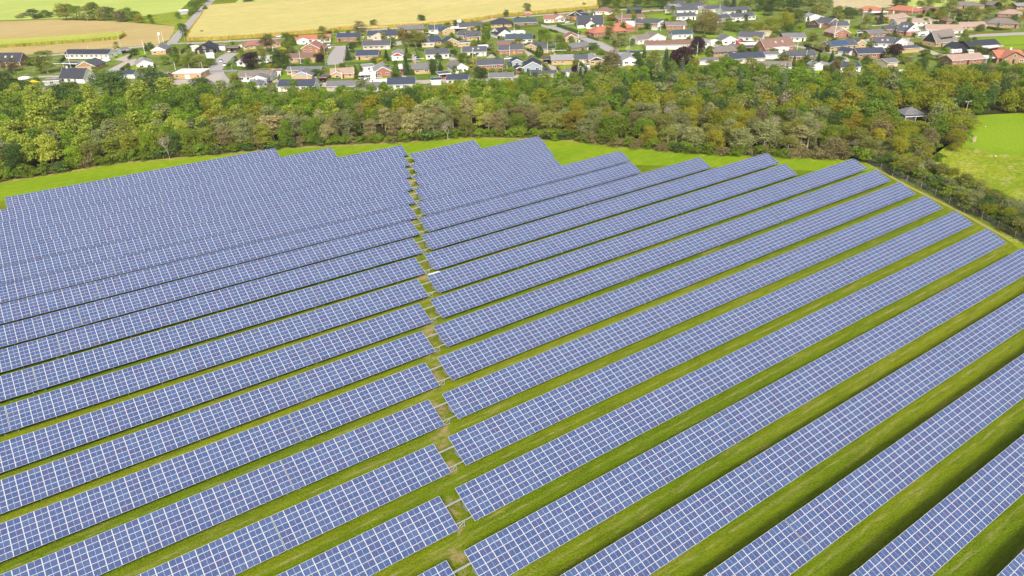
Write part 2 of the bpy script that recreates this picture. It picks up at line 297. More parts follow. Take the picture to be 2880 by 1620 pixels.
# ---------------------------------------------------------------- solar tables
def solar_material():
    t = NT('solar_module'); uv = t.new('ShaderNodeUVMap'); sp = t.new('ShaderNodeSeparateXYZ'); t.link(uv.outputs[0], sp.inputs[0])
    u, v = sp.outputs[0], sp.outputs[1]
    fu, fv = t.math('FRACT', u), t.math('FRACT', v)
    eu = t.math('ABSOLUTE', t.math('SUBTRACT', fu, .5)); ev = t.math('ABSOLUTE', t.math('SUBTRACT', fv, .5))
    frame = t.math('MAXIMUM', t.math('GREATER_THAN', eu, .5-.0235), t.math('GREATER_THAN', ev, .5-.030))
    mid = t.math('LESS_THAN', eu, .0095)
    busbar = t.math('LESS_THAN', t.math('FRACT', t.math('MULTIPLY', fv, 12.0)), .16)
    cellu = t.math('LESS_THAN', t.math('FRACT', t.math('MULTIPLY', fu, 10.0)), .05)
    fl = t.new('ShaderNodeCombineXYZ'); t.link(t.math('FLOOR', u), fl.inputs[0]); t.link(t.math('FLOOR', v), fl.inputs[1])
    w1 = t.new('ShaderNodeTexWhiteNoise', noise_dimensions='3D'); t.link(fl.outputs[0], w1.inputs[0])
    w2 = t.new('ShaderNodeTexWhiteNoise', noise_dimensions='3D'); a = t.new('ShaderNodeVectorMath', operation='ADD'); t.link(fl.outputs[0], a.inputs[0]); a.inputs[1].default_value = (7.3, 3.1, 9.7); t.link(a.outputs[0], w2.inputs[0])
    cm = t.new('ShaderNodeCombineXYZ'); t.link(t.math('FLOOR', t.math('MULTIPLY', u, 10.0)), cm.inputs[0]); t.link(t.math('FLOOR', t.math('MULTIPLY', v, 6.0)), cm.inputs[1])
    w3 = t.new('ShaderNodeTexWhiteNoise', noise_dimensions='3D'); t.link(cm.outputs[0], w3.inputs[0])
    c = t.mix(w1.outputs['Value'], (.036, .072, .188), (.056, .098, .222))
    c = t.mix(t.math('POWER', w2.outputs['Value'], 2.2), c, (.048, .068, .178))
    k = t.math('MULTIPLY_ADD', w3.outputs['Value'], .3); k.node.inputs[2].default_value = .85
    sc = t.new('ShaderNodeVectorMath', operation='SCALE'); t.link(c, sc.inputs[0]); t.link(k, sc.inputs['Scale'])
    c = t.mix(t.math('MULTIPLY', t.math('MAXIMUM', busbar, cellu), .22), sc.outputs[0], (.42, .45, .52))
    c = t.mix(t.math('MULTIPLY', mid, .75), c, (.62, .64, .66))
    c = t.mix(frame, c, (.70, .71, .70))
    t.link(c, t.b.inputs['Base Color'])
    r = t.math('MULTIPLY_ADD', w1.outputs['Value'], .12); r.node.inputs[2].default_value = .10; t.link(r, t.b.inputs['Roughness'])
    t.b.inputs['Specular IOR Level'].default_value = .5
    return t.mat
M_PV = solar_material()
M_GALV = plain('galvanised_steel', (.40, .43, .43), .5, .3, .15)
M_DARK = plain('dark_underside', (.045, .045, .05), .8, 0, .1)
M_CAB = plain('cabinet_grey', (.23, .26, .25), .5, 0, .06)
CT, ST = math.cos(TILT), math.sin(TILT)
HM = SLOPE/6
def mod_quads(cells, w, off):             # cells: (column, row) -> vertices, faces, uvs of thin modules
    V, Fc, UVs = [], [], []
    g = .012
    for c, r in cells:
        x0, x1 = c*w+g, (c+1)*w-g; a0, a1 = r*HM+g, (r+1)*HM-g
        o = len(V)
        for dz in (0, -.045):
            for x, a in ((x0, a0), (x1, a0), (x1, a1), (x0, a1)):
                V.append((x, a*CT-dz*ST*-1, LOW+a*ST+dz*CT))
        Fc += [(o, o+1, o+2, o+3), (o+7, o+6, o+5, o+4), (o, o+4, o+5, o+1), (o+1, o+5, o+6, o+2), (o+2, o+6, o+7, o+3), (o+3, o+7, o+4, o)]
        U, W_ = c+off[0], r+off[1]
        UVs += [(U+.001, W_+.001), (U+.999, W_+.001), (U+.999, W_+.999), (U+.001, W_+.999)]+[(U+.28, W_+.28)]*20
    return V, Fc, UVs
def mod_obj(name, cells, w, off, parent, org):
    V, Fc, UVs = mod_quads(cells, w, off)
    V = [(a-org[0], b-org[1], c-org[2]) for a, b, c in V]
    me = bpy.data.meshes.new(name); me.from_pydata(V, [], Fc); me.materials.append(M_PV)
    l = me.uv_layers.new(name='uv'); l.data.foreach_set('uv', np.array(UVs, np.float32).reshape(-1))
    return mk(name, me, parent, org)
ORD = ['zeroth', 'first', 'second', 'third', 'fourth', 'fifth', 'sixth', 'seventh', 'eighth', 'ninth', 'tenth', 'eleventh', 'twelfth', 'thirteenth', 'fourteenth', 'fifteenth', 'sixteenth', 'seventeenth', 'eighteenth', 'nineteenth', 'twentieth', 'twenty-first', 'twenty-second', 'twenty-third', 'twenty-fourth', 'twenty-fifth']
LEG = {}
def leg_mesh(h):
    k = round(h, 3)
    if k not in LEG: LEG[k] = MB().tube((0, 0, 0), (0, 0, h), .06, n=8).box(-.14, -.14, 0, .14, .14, .05).mesh('leg', [M_GALV])
    return LEG[k]
IN_MOD = 0
TR_ = random.Random(21)
def table(n, xa, xb, cols, label):
    """One rack of modules, six rows high, from xa to xb along row n."""
    global IN_MOD
    ya, yb_ = row_y(n, xa), row_y(n, xb); L = math.hypot(xb-xa, yb_-ya); ang = math.atan2(yb_-ya, xb-xa); w = L/cols
    o = thing('solar_table', label, 'solar panels', (xa, ya, 0), ang, 'solar tables standing in parallel rows')
    o.rotation_euler = (TR_.gauss(0, .004), TR_.gauss(0, .0006), ang)
    R = Matrix.Rotation(ang, 3, 'Z')
    cells = [(c, r) for c in range(cols) for r in range(6)]
    vis = []
    for c, r in cells:
        q = proj(Vector((xa, ya, 0))+R @ Vector(((c+.5)*w, (r+.5)*HM*CT, LOW+(r+.5)*HM*ST)))
        vis.append((0 < q[0] < 2880 and 0 < q[1] < 1640, q[1], (c, r)))
    seen = [v for v in vis if v[0]]
    off = ((n+30)*211+int(xa)*7, (n+30)*7)
    e = proj((xa+L/2, (ya+yb_)/2, 1)); e2 = proj((xa+L/2+w*math.cos(ang), (ya+yb_)/2+w*math.sin(ang), 1))
    big = max(seen, key=lambda v: v[1])[1] if seen else 0
    single = set()
    if seen and math.dist(e, e2)*1024/2880 > 13.5:
        single = {v[2] for v in sorted(seen, key=lambda v: -v[1])[:100]}
    for c, r in sorted(single):
        org = ((c+.5)*w, (r+.5)*HM*CT, LOW+(r+.5)*HM*ST)
        mod_obj('solar_module', [(c, r)], w, off, o, org); IN_MOD += 1
    rest = [c for c in cells if c not in single]
    if rest:
        m = mod_obj('solar_module', rest, w, off, o, (0, 0, 0))
        if single: m['kind'] = 'stuff'
    f = MB()                               # purlins, rafters and inner posts
    for a in (.12, .37, .63, .88):
        y, z = a*SLOPE*CT+.05*ST, LOW+a*SLOPE*ST-.10
        f.box(.05, y-.05, z-.06, L-.05, y+.05, z+.04)
    nb = max(1, int(L/5.5))
    for i in range(nb+1):
        x = .9+(L-1.8)*i/nb
        f.add([(x-.04, .35, LOW+.35/CT*ST-.2), (x+.04, .35, LOW+.35/CT*ST-.2), (x+.04, 4.8, LOW+4.8/CT*ST-.2), (x-.04, 4.8, LOW+4.8/CT*ST-.2),
               (x-.04, .35, LOW+.35/CT*ST-.1), (x+.04, .35, LOW+.35/CT*ST-.1), (x+.04, 4.8, LOW+4.8/CT*ST-.1), (x-.04, 4.8, LOW+4.8/CT*ST-.1)],
              [(0,3,2,1),(4,5,6,7),(0,1,5,4),(1,2,6,5),(2,3,7,6),(3,0,4,7)])
        for y in (.9, 4.2):
            h = LOW+y/CT*ST-.2
            if i in (0, nb): mk('leg', leg_mesh(h), o, (x, y, -.01))
            else: f.tube((x, y, -.01), (x, y, h), .06, n=6)
    f.obj('support_frame', M_GALV, o)
    return o, off
def rowname(n, side):
    k = (16-n if side == 'left' else 20-n)+1
    return ORD[k]+' row from the front, '+side+' block'
GAP = .09
for n in range(-2, 17):                    # left of the aisle: 15 columns by the aisle, then racks of 32
    xe = XL+SL*n
    if n == -2: cuts = [(73.4-31.7*MOD, 73.4, 32, 'at the far right end'), (-6.9, 73.4-31.7*MOD-GAP, 17, 'at the far left end')]
    elif n == -1: cuts = [(89.1-32*MOD, 89.1, 32, 'at the far right end'), (89.1-64*MOD, 89.1-32*MOD-GAP, 32, 'at the far left end')]
    else:
        j1, j2, j3 = xe-15.4*MOD, xe-47.4*MOD, xe-79.4*MOD
        cuts = [(j1+GAP, xe, 15, 'ending at the aisle'), (j2+GAP, j1, 32, 'second rack from the aisle')]
        if j2 > -26: cuts.append((j3+GAP, j2, 32, 'third rack from the aisle'))
    for xa_, xb_, c, where in cuts:
        table(n, xa_, xb_, c, 'blue solar table, '+where+', '+rowname(n, 'left'))
REND = {0: 132.36, 1: 152.53, 2: 147.62, 3: 142.47, 4: 162.94, 5: 157.91, 6: 177.86, 7: 197.96, 8: 193.02, 9: 213.67, 10: 209.21, 11: 204.39, 12: 199.41, 13: 194.64, 14: 189.07, 15: 183.5, 16: 178.0, 17: 172.5, 18: 167.0, 19: 161.5}
for m in range(0, 20):                     # right of the aisle: the racks count back from the fence end
    n = m+1; xs, xe = XR+SR*n, REND[m]; b = xe; left = []
    k = 30.3
    while b-k*MOD > xs+6: left.append((b-k*MOD+GAP, b, int(k))); b -= k*MOD; k = 32
    left.append((xs, b, max(1, round((b-xs)/MOD))))
    left.reverse()
    for i, (xa_, xb_, c) in enumerate(left):
        if m >= 14 and proj((xa_, row_y(n, xa_), 1))[0] > 3050: continue
        if m >= 15 and proj((xb_, row_y(n, xb_)+5, 2.8))[1] > 1900: continue
        where = 'starting at the aisle' if i == 0 else 'at the fence end' if i == len(left)-1 else ORD[i+1]+' rack from the aisle'
        table(n, xa_, xb_, c, 'blue solar table, '+where+', '+rowname(n, 'right'))
print('modules built singly', IN_MOD)
# what spans the aisle: a plain beam high up, a braced one low down, and a cabinet under each right-hand table
for n in range(0, 17):
    xa_, xb_ = XL+SL*n, XR+SR*n; y = row_y(n, xa_)
    rn = 'across the aisle at the '+ORD[17-n]+' row from the front'
    if n >= 1:
        o = thing('beam', 'grey steel beam high '+rn, 'beam', (xa_, y+3.55, LOW+3.55/CT*ST-.16), 0, 'grey beams across the aisle')
        b = MB().box(-.5, -.08, -.09, xb_-xa_+.5, .08, .07); b.obj('beam_rail', M_GALV, o)
        MB().box(-.5, -.12, .075, xb_-xa_+.5, .12, .09).obj('cover', M_GALV, o)
        z1 = LOW+.85/CT*ST-.16
        o = thing('braced_beam', 'grey steel beam with a post and brace low '+rn, 'beam', (xa_, y+.85, 0), 0, 'grey braced beams across the aisle')
        MB().box(-.4, -.07, z1-.08, xb_-xa_+.4, .07, z1+.06).obj('beam_rail', M_GALV, o)
        MB().tube((1.35, 0, -.02), (1.35, 0, z1-.08), .055).obj('post', M_GALV, o)
        MB().tube((.1, -.02, .18), (1.3, -.02, z1-.12), .045).obj('brace', M_GALV, o)
        MB().tube((.1, 0, .16), (1.35, 0, .16), .04).obj('strut', M_GALV, o)
        if n >= 4:
            o = thing('inverter_cabinet', 'grey-green cabinet under the aisle end of the right table, '+ORD[21-n]+' row from the front', 'cabinet', (xb_+.35, y+2.6, 0), 0, 'grey inverter cabinets under the right-hand tables')
            MB().box(0, 0, .35, .55, 1.3, 1.5).obj('cabinet_body', M_CAB, o)
            MB().box(-.03, .06, .4, -.002, 1.24, 1.45).obj('door', M_CAB, o)
            for yy in (.12, 1.1): MB().box(.2, yy, 0, .28, yy+.08, .349).obj('leg', M_DARK, o)
xs, yk = XR+SR*9, row_y(9, 70)              # the small kiosk whose white lid shows between two rows
o = thing('transformer_kiosk', 'white flat-topped kiosk squeezed between two rows beside the aisle', 'kiosk', (xs+1.5, yk+6.1, 0), .0)
MB().box(0, 0, 0, 2.7, 1.2, 2.0).obj('body', M_CAB, o)
MB().box(-.1, -.1, 2.0, 2.8, 1.3, 2.12).obj('lid', plain('kiosk_lid', (.66, .66, .67), .6, 0, .15), o)
for i in range(2): MB().box(.2+i*1.2, -.03, .15, 1.3+i*1.2, -.002, 1.7).obj('door', M_CAB, o)
# ---------------------------------------------------------------- trees: prototypes made of many loose leaf faces
BARK = plain('bark', (.20, .17, .13), .9, 0, .25, 2); BARKP = plain('pale_bark', (.46, .42, .34), .85, 0, .2, 2); BARKD = plain('dark_bark', (.07, .055, .045), .9, 0, .2, 2)
LEAF = {
 'yellowgreen': leaf_mat('leaves_yellowgreen', (.24, .29, .022), (.36, .40, .07)),
 'green': leaf_mat('leaves_green', (.105, .170, .010), (.185, .255, .026)),
 'bright': leaf_mat('leaves_bright', (.15, .245, .010), (.245, .34, .025)),
 'dark': leaf_mat('leaves_dark', (.055, .105, .02), (.11, .165, .03)),
 'olive': leaf_mat('leaves_olive', (.165, .19, .028), (.28, .29, .065)),
 'greygreen': leaf_mat('leaves_greygreen', (.175, .205, .065), (.31, .33, .135)),
 'beige': leaf_mat('leaves_beige', (.27, .25, .09), (.41, .37, .165)),
 'golden': leaf_mat('leaves_golden', (.20, .185, .012), (.31, .275, .025)),
 'goldgreen': leaf_mat('leaves_goldgreen', (.19, .22, .010), (.30, .29, .018)),
 'brown': leaf_mat('leaves_brown', (.165, .145, .058), (.26, .22, .09)),
 'purple': leaf_mat('leaves_purple', (.04, .022, .024), (.085, .04, .04)),
 'yellow': leaf_mat('leaves_yellow', (.40, .36, .02), (.55, .50, .04)),
 'spruce': leaf_mat('leaves_spruce', (.045, .10, .035), (.10, .16, .07)),
 'thuja': leaf_mat('leaves_thuja', (.06, .13, .02), (.12, .20, .03)),
 'pine': leaf_mat('leaves_pine', (.10, .15, .07), (.18, .22, .12)),
 'twig': leaf_mat('leaves_twig', (.26, .225, .18), (.38, .34, .28)),
}
def leaf_quads(P, Nrm, size, rng, flat=.48):
    """One small bent-square face at every point of P, leaning towards Nrm."""
    n = len(P); rnd = rng.normal(size=(n, 3)); nn = Nrm*flat+rnd*(1-flat)*.8
    nn /= np.linalg.norm(nn, axis=1, keepdims=True)+1e-9
    a = np.cross(nn, rng.normal(size=(n, 3))); a /= np.linalg.norm(a, axis=1, keepdims=True)+1e-9
    b = np.cross(nn, a); s = size*rng.uniform(.55, 1.25, (n, 1))
    el = rng.uniform(.6, 1.0, (n, 1))
    return np.stack([P-a*s*.5, P-b*s*.5*el, P+a*s*.5, P+b*s*.5*el], 1)
def crown_lobes(rng, H, W, base, nl, shape='round'):
    out = []
    for i in range(nl):
        t = rng.uniform(0, 1)
        z = base+(H-base)*(t**.8)
        if shape == 'round': rad = W*.5*math.sqrt(max(.04, 1-(abs((z-(base+(H-base)*.42))/((H-base)*.62)))**2.2))
        elif shape == 'tall': rad = W*.5*(1-.75*t)**.6
        elif shape == 'flat': rad = W*.5*(.5+.5*t)
        else: rad = W*.5
        a = rng.uniform(0, 2*math.pi); q = rad*math.sqrt(rng.uniform(.25, 1))*.78
        out.append((q*math.cos(a), q*math.sin(a), z, W*rng.uniform(.13, .24)))
    return out
def broad_mesh(seed, leaf, H=10., W=7., base=2., nl=26, nleaf=3200, size=.55, shape='round', dens=1.0):
    rng = np.random.default_rng(seed); lobes = crown_lobes(rng, H-.6, W, base, nl, shape)
    lobes.append((0, 0, H-W*.14, W*.15))
    wts = np.array([l[3]**2 for l in lobes]); wts /= wts.sum(); Q = []
    cx = np.array([l[:3] for l in lobes]).mean(0)
    for (x, y, z, r), wt in zip(lobes, wts):
        k = int(nleaf*wt*dens)+6; d = rng.normal(size=(k, 3)); d /= np.linalg.norm(d, axis=1, keepdims=True)
        d[:, 2] = np.where(d[:, 2] < -.35, -d[:, 2]*.5, d[:, 2])
        rr = r*rng.uniform(.72, 1.12, (k, 1)); P = np.array([x, y, z])+d*rr*np.array([1.1, 1.1, .85])
        nr = d+np.array([0, 0, .35]); nr /= np.linalg.norm(nr, axis=1, keepdims=True)
        Q.append(leaf_quads(P, nr, size, rng))
    return quads_mesh('crown', np.concatenate(Q), [LEAF[leaf]]), lobes
def trunk_mesh(lobes, H, r, bark, seed, limbs=7):
    rng = random.Random(seed); m = MB(); top = Vector((rng.uniform(-.2, .2), rng.uniform(-.2, .2), H*.72)); mid = Vector((rng.uniform(-.25, .25), rng.uniform(-.25, .25), H*.36))
    m.tube((0, 0, -.15), mid, r, r*.72, 8); m.tube(mid, top, r*.72, r*.25, 7)
    for x, y, z, q in sorted(lobes, key=lambda l: -math.hypot(l[0], l[1]))[:limbs]:
        s = mid.lerp(top, rng.uniform(0, .7)) if z > mid.z+.5 else mid*rng.uniform(.5, .95)
        m.tube(s, (x, y, z), r*.34, r*.08, 5, caps=False)
    return m.mesh('trunk', [bark])
def conifer_mesh(seed, leaf, H=12., W=5.5, base=.8, tiers=22, size=.45, nleaf=3000, p=1.0):
    rng = np.random.default_rng(seed); P, Nr = [], []
    for i in range(tiers):
        t = i/(tiers-1); z = base+(H-base)*t; rad = W*.5*(1-t)**p+.12; nb = max(5, int(12*(1-t))+4); ph = rng.uniform(0, 6.28)
        for b in range(nb):
            a = ph+2*math.pi*b/nb+rng.uniform(-.2, .2); rl = rad*rng.uniform(.72, 1.12); k = max(4, int(nleaf/(tiers*nb)*(rad/(W*.35)+.25)))
            s = rng.uniform(.12, 1, k)**.8
            P.append(np.stack([np.cos(a)*rl*s+rng.normal(0, .13, k), np.sin(a)*rl*s+rng.normal(0, .13, k), z-.32*rl*s*.6+rng.normal(0, .10, k)], 1))
            Nr.append(np.tile([math.cos(a)*.4, math.sin(a)*.4, .9], (k, 1)))
    P = np.concatenate(P); Nr = np.concatenate(Nr)
    return quads_mesh('crown', leaf_quads(P, Nr, size, rng, .7), [LEAF[leaf]])
def column_mesh(seed, leaf, H=6., W=2., nleaf=1300, size=.34):
    rng = np.random.default_rng(seed); t = rng.uniform(0, 1, nleaf); a = rng.uniform(0, 6.283, nleaf)
    r = W*.5*np.minimum(1, (1-t)*2.2)**.7*np.minimum(1, t*6+.5)*rng.uniform(.8, 1.1, nleaf)*(1+.13*np.sin(a*3+t*9))
    P = np.stack([r*np.cos(a), r*np.sin(a), .1+t*(H-.1)], 1); N = np.stack([np.cos(a), np.sin(a), .5+0*a], 1); N /= np.linalg.norm(N, axis=1, keepdims=True)
    return quads_mesh('crown', leaf_quads(P, N, size, rng), [LEAF[leaf]])
def bare_meshes(seed, H=9., W=6., leaves=500):
    rng = random.Random(seed); m = MB(); tips = []
    def grow(p, d, l, r, lv):
        q = p+d*l; m.tube(p, q, r, r*.62, 6 if lv < 2 else 4, caps=False)
        if lv >= 4: tips.append(q); return
        for k in range(3 if lv < 3 else 2):
            e = Vector((rng.uniform(-1, 1), rng.uniform(-1, 1), rng.uniform(.0, .9)))
            grow(q, (d*.75+e*.75*(W/H)).normalized(), l*rng.uniform(.62, .82), r*.56, lv+1)
    grow(Vector((0, 0, -.15)), Vector((.03, .02, 1)), H*.3, .17, 0)
    r2 = np.random.default_rng(seed); T = np.array([tuple(t) for t in tips]); P = T[r2.integers(0, len(T), leaves)]+r2.normal(0, .42, (leaves, 3))
    N = r2.normal(size=P.shape); N /= np.linalg.norm(N, axis=1, keepdims=True)
    return m, quads_mesh('crown', leaf_quads(P, N, .3, r2), [LEAF['twig']])
PROTO = {}                                # kind -> list of (crown mesh, trunk mesh, height, width)
def reg(kind, leaf, seeds, H, W, base, bark, shape='round', nl=36, nleaf=5200, size=.36, r=.2):
    for s in seeds:
        c, lb = broad_mesh(s, leaf, H, W, base, nl, nleaf, size, shape); PROTO.setdefault(kind, []).append((c, trunk_mesh(lb, H, r, bark, s), H, W))
reg('yellowgreen', 'yellowgreen', (1, 2, 3), 12, 7, 2.5, BARK, 'tall', 40, 5200, .40)
reg('green', 'green', (4, 5, 6), 10, 8, 1.4, BARK); reg('bright', 'bright', (7, 8), 9, 7.5, 1.2, BARK)
reg('dark', 'dark', (9, 10), 10, 8.5, 1.2, BARKD, nl=38, nleaf=5600)
reg('olive', 'olive', (11, 12, 13), 10, 7, 1.0, BARKP, nl=36, nleaf=4000, size=.37)
reg('greygreen', 'greygreen', (14, 15, 16), 10.5, 7, 1.2, BARKP, nl=36, nleaf=3800, size=.37)
reg('beige', 'beige', (17, 18, 19), 11, 5.5, 3.2, BARKP, 'tall', 30, 3000, .36, .14)
reg('golden', 'golden', (20, 21), 9.5, 7.5, 1.2, BARK); reg('goldgreen', 'goldgreen', (22, 23), 10.5, 9, 1.4, BARK, nl=40, nleaf=5800)
reg('brown', 'brown', (24, 25), 9.5, 6.5, 1.0, BARK, nl=32, nleaf=3400, size=.36)
reg('purple', 'purple', (26, 27), 8, 7.5, .8, BARKD, nl=34, nleaf=4600, size=.40)
reg('yellow', 'yellow', (28,), 5, 3.2, .4, BARK, nl=18, nleaf=1500, size=.35)
reg('birch', 'olive', (29, 30), 11, 6, 2.2, BARKP, 'tall', 36, 2900, .34, .13)
reg('shrub', 'green', (31, 32), 3.2, 4.2, .2, BARKD, nl=16, nleaf=1100, size=.38, r=.08); reg('shrubdark', 'dark', (33,), 3, 3.8, .2, BARKD, nl=16, nleaf=1100, size=.36, r=.08)
reg('shrubbrown', 'brown', (34, 35), 3.6, 4.2, .3, BARKP, nl=15, nleaf=800, size=.34, r=.07)
for s in (36, 37): PROTO.setdefault('spruce', []).append((conifer_mesh(s, 'spruce'), MB().tube((0, 0, -.1), (0, 0, 11.6), .2, .03, 7).mesh('trunk', [BARKD]), 12, 5.5))
for s in (38, 39): PROTO.setdefault('pine', []).append((conifer_mesh(s, 'pine', 14, 7, 2.5, 13, .5, 2300, .8), MB().tube((0, 0, -.1), (0, 0, 13.8), .22, .04, 7).mesh('trunk', [BARKP]), 14, 7))
for s in (40, 41): PROTO.setdefault('thuja', []).append((column_mesh(s, 'thuja'), MB().tube((0, 0, -.1), (0, 0, 4), .12, .04, 6).mesh('trunk', [BARKD]), 6, 2))
for s in (42, 43, 44):
    b_, c_ = bare_meshes(s); PROTO.setdefault('bare', []).append((c_, b_.mesh('trunk', [BARKP]), 9, 6))
TREE_TXT = {'yellowgreen': 'tall yellow-green tree', 'green': 'round green tree', 'bright': 'bright green tree', 'dark': 'dark green dense tree', 'olive': 'olive green loose tree', 'greygreen': 'grey-green loose tree',
            'beige': 'thin beige-leaved tree on a pale trunk', 'golden': 'golden autumn tree', 'goldgreen': 'broad gold-green tree', 'brown': 'brownish thinning tree', 'purple': 'dark purple-leaved tree', 'yellow': 'small bright yellow tree',
            'birch': 'slender drooping olive birch', 'shrub': 'low green shrub', 'shrubdark': 'low dark green shrub', 'shrubbrown': 'low brown twiggy shrub', 'spruce': 'dark conical spruce', 'pine': 'tall blue-green conifer', 'thuja': 'narrow green columnar conifer', 'bare': 'bare grey-branched tree'}
TREE_CAT = {'shrub': 'shrub', 'shrubdark': 'shrub', 'shrubbrown': 'shrub'}
TREE_NAME = {'spruce': 'spruce_tree', 'pine': 'pine_tree', 'thuja': 'conifer_tree', 'bare': 'bare_tree', 'shrub': 'shrub', 'shrubdark': 'shrub', 'shrubbrown': 'shrub', 'birch': 'birch_tree', 'purple': 'purple_tree'}
RT = random.Random(11)
def tree(kind, p, H=None, W=None, label=None, group=None, garden=False):
    c, tr, h0, w0 = RT.choice(PROTO[kind]); H = H or h0*RT.uniform(.8, 1.15); sz = H/h0; sx = (W/w0) if W else sz*RT.uniform(.88, 1.15)
    o = thing(TREE_NAME.get(kind, 'garden_tree' if group and group[:7] == 'village' else 'broadleaf_tree') if not (kind[:5] == 'shrub' and group and group[:7] == 'village') else 'garden_shrub', label or TREE_TXT[kind], TREE_CAT.get(kind, 'tree'), (p[0], p[1], 0), RT.uniform(0, 6.28), group)
    o.scale = (sx, sx*RT.uniform(.9, 1.1), sz)
    if not tr.name.startswith('leaf_'): mk('trunk', tr, o)
    mk('crown', c, o)
    return o
# ---------------------------------------------------------------- houses
RC = {'k': (.036, .041, .055), 'n': (.048, .060, .092), 's': (.085, .091, .108), 'l': (.27, .27, .275), 'm': (.17, .17, .18), 't': (.20, .175, .155), 'b': (.21, .125, .095),
      'p': (.38, .275, .215), 'r': (.30, .15, .115), 'o': (.42, .165, .095), 'w': (.76, .76, .76), 'e': (.055, .085, .10)}
RT_TXT = {'k': 'black', 'n': 'navy', 's': 'slate', 'l': 'pale grey', 'm': 'grey', 't': 'taupe', 'b': 'brown', 'p': 'tan', 'r': 'dull red', 'o': 'orange', 'w': 'white', 'e': 'teal'}
WC = {'w': (.80, .79, .76), 'y': (.47, .33, .16), 'b': (.33, .15, .10), 'c': (.56, .48, .37), 'k': (.03, .032, .035), 'g': (.30, .36, .41), 'd': (.34, .21, .13), 'r': (.38, .05, .05), 'a': (.42, .42, .42)}
WC_TXT = {'w': 'white', 'y': 'yellow', 'b': 'brick', 'c': 'cream', 'k': 'black', 'g': 'blue-grey', 'd': 'brown', 'r': 'red', 'a': 'grey'}
def roof_mat(k):
    t = NT('roof_'+RT_TXT[k].replace(' ', '_')); tc = t.new('ShaderNodeTexCoord'); c = RC[k]
    n1 = t.noise(tc.outputs['Object'], .6, 5, .6); n2 = t.noise(tc.outputs['Object'], 5, 4, .6)
    f = t.math('MULTIPLY_ADD', t.math('ADD', n1, n2), .42); f.node.inputs[2].default_value = .58
    sc = t.new('ShaderNodeVectorMath', operation='SCALE'); sc.inputs[0].default_value = c; t.link(f, sc.inputs['Scale'])
    t.link(sc.outputs[0], t.b.inputs['Base Color']); t.b.inputs['Roughness'].default_value = .6
    wv = t.new('ShaderNodeTexWave'); t.link(tc.outputs['Object'], wv.inputs[0]); wv.inputs['Scale'].default_value = 3.0; wv.bands_direction = 'X'
    bp = t.new('ShaderNodeBump'); bp.inputs['Strength'].default_value = .35; bp.inputs['Distance'].default_value = .05; t.link(wv.outputs[1], bp.inputs['Height']); t.link(bp.outputs[0], t.b.inputs['Normal'])
    return t.mat
RM = {k: roof_mat(k) for k in RC}
WM = {k: plain('wall_'+WC_TXT[k].replace('-', '_'), v, .85, 0, .09, 1.2) for k, v in WC.items()}
GLASS = plain('window_glass', (.02, .025, .035), .08, 0, .3, .8, .6)
BLACK = plain('black_paint', (.015, .015, .017), .5, 0, .1)
WINF = MB(); WINF.box(-.8, -.05, -.62, -.68, 0, .62).box(.68, -.05, -.62, .8, 0, .62).box(-.68, -.05, .5, .68, 0, .62).box(-.68, -.05, -.62, .68, 0, -.5).box(-.045, -.05, -.5, .045, 0, .5)
WIN_FRAME = WINF.mesh('frame', [WHITE]); WIN_PANE = MB().box(-.68, -.028, -.5, .68, -.004, .5).mesh('pane', [GLASS])
DOORS = {k: MB().box(-.5, -.05, 0, .5, -.004, 2.05).mesh('door', [m]) for k, m in (('w', WHITE), ('k', BLACK), ('r', WM['r']), ('n', WM['y']))}
GDOOR = MB().box(-1.3, -.05, 0, 1.3, -.004, 2.1).mesh('garage_door', [WHITE])
def window(parent, x, y, z, rz, sx=1.0, sz=1.0):
    w = mk('window', WIN_FRAME, parent, (x, y, z), rz); w.scale = (sx, 1, sz); mk('pane', WIN_PANE, w); return w
def roof_gable(W, D, hw, rise, ov, axis, th=.2):
    """Two pitched slabs over a W x D plan (x from -W/2, y from 0); the ridge runs along axis."""
    m = MB()
    if axis == 'g':
        k = rise/(D/2); e = hw-k*ov
        A = [(-W/2-ov*.6, -ov, e), (W/2+ov*.6, -ov, e), (W/2+ov*.6, D/2, hw+rise), (-W/2-ov*.6, D/2, hw+rise)]
        B = [(W/2+ov*.6, D+ov, e), (-W/2-ov*.6, D+ov, e), (-W/2-ov*.6, D/2, hw+rise), (W/2+ov*.6, D/2, hw+rise)]
    else:
        k = rise/(W/2); e = hw-k*ov
        A = [(-W/2-ov, D+ov*.6, e), (-W/2-ov, -ov*.6, e), (0, -ov*.6, hw+rise), (0, D+ov*.6, hw+rise)]
        B = [(W/2+ov, -ov*.6, e), (W/2+ov, D+ov*.6, e), (0, D+ov*.6, hw+rise), (0, -ov*.6, hw+rise)]
    lift = Vector((0, 0, th))
    for Q in (A, B): m.slab([Vector(q)+lift for q in Q], th)
    return m
def roof_hip(W, D, hw, rise, ov, th=.2):
    a, b = W/2+ov, D/2+ov; cy = D/2; e = hw-rise/(min(W, D)/2)*ov+th
    if W >= D: r = (a-b, 0)
    else: r = (0, b-a)
    t = hw+rise+th
    c = [(-a, cy-b, e), (a, cy-b, e), (a, cy+b, e), (-a, cy+b, e)]; R1, R2 = (-r[0], cy-r[1], t), (r[0], cy+r[1], t)
    m = MB(); vs = c+[R1, R2]+[(x, y, e-th) for x, y, _ in c]
    if W >= D: fs = [(0, 1, 5, 4), (1, 2, 5), (2, 3, 4, 5), (3, 0, 4)]
    else: fs = [(0, 1, 4), (1, 2, 5, 4), (2, 3, 5), (3, 0, 4, 5)]
    fs += [(6, 7, 1, 0), (7, 8, 2, 1), (8, 9, 3, 2), (9, 6, 0, 3), (9, 8, 7, 6)]
    return m.add(vs, fs)
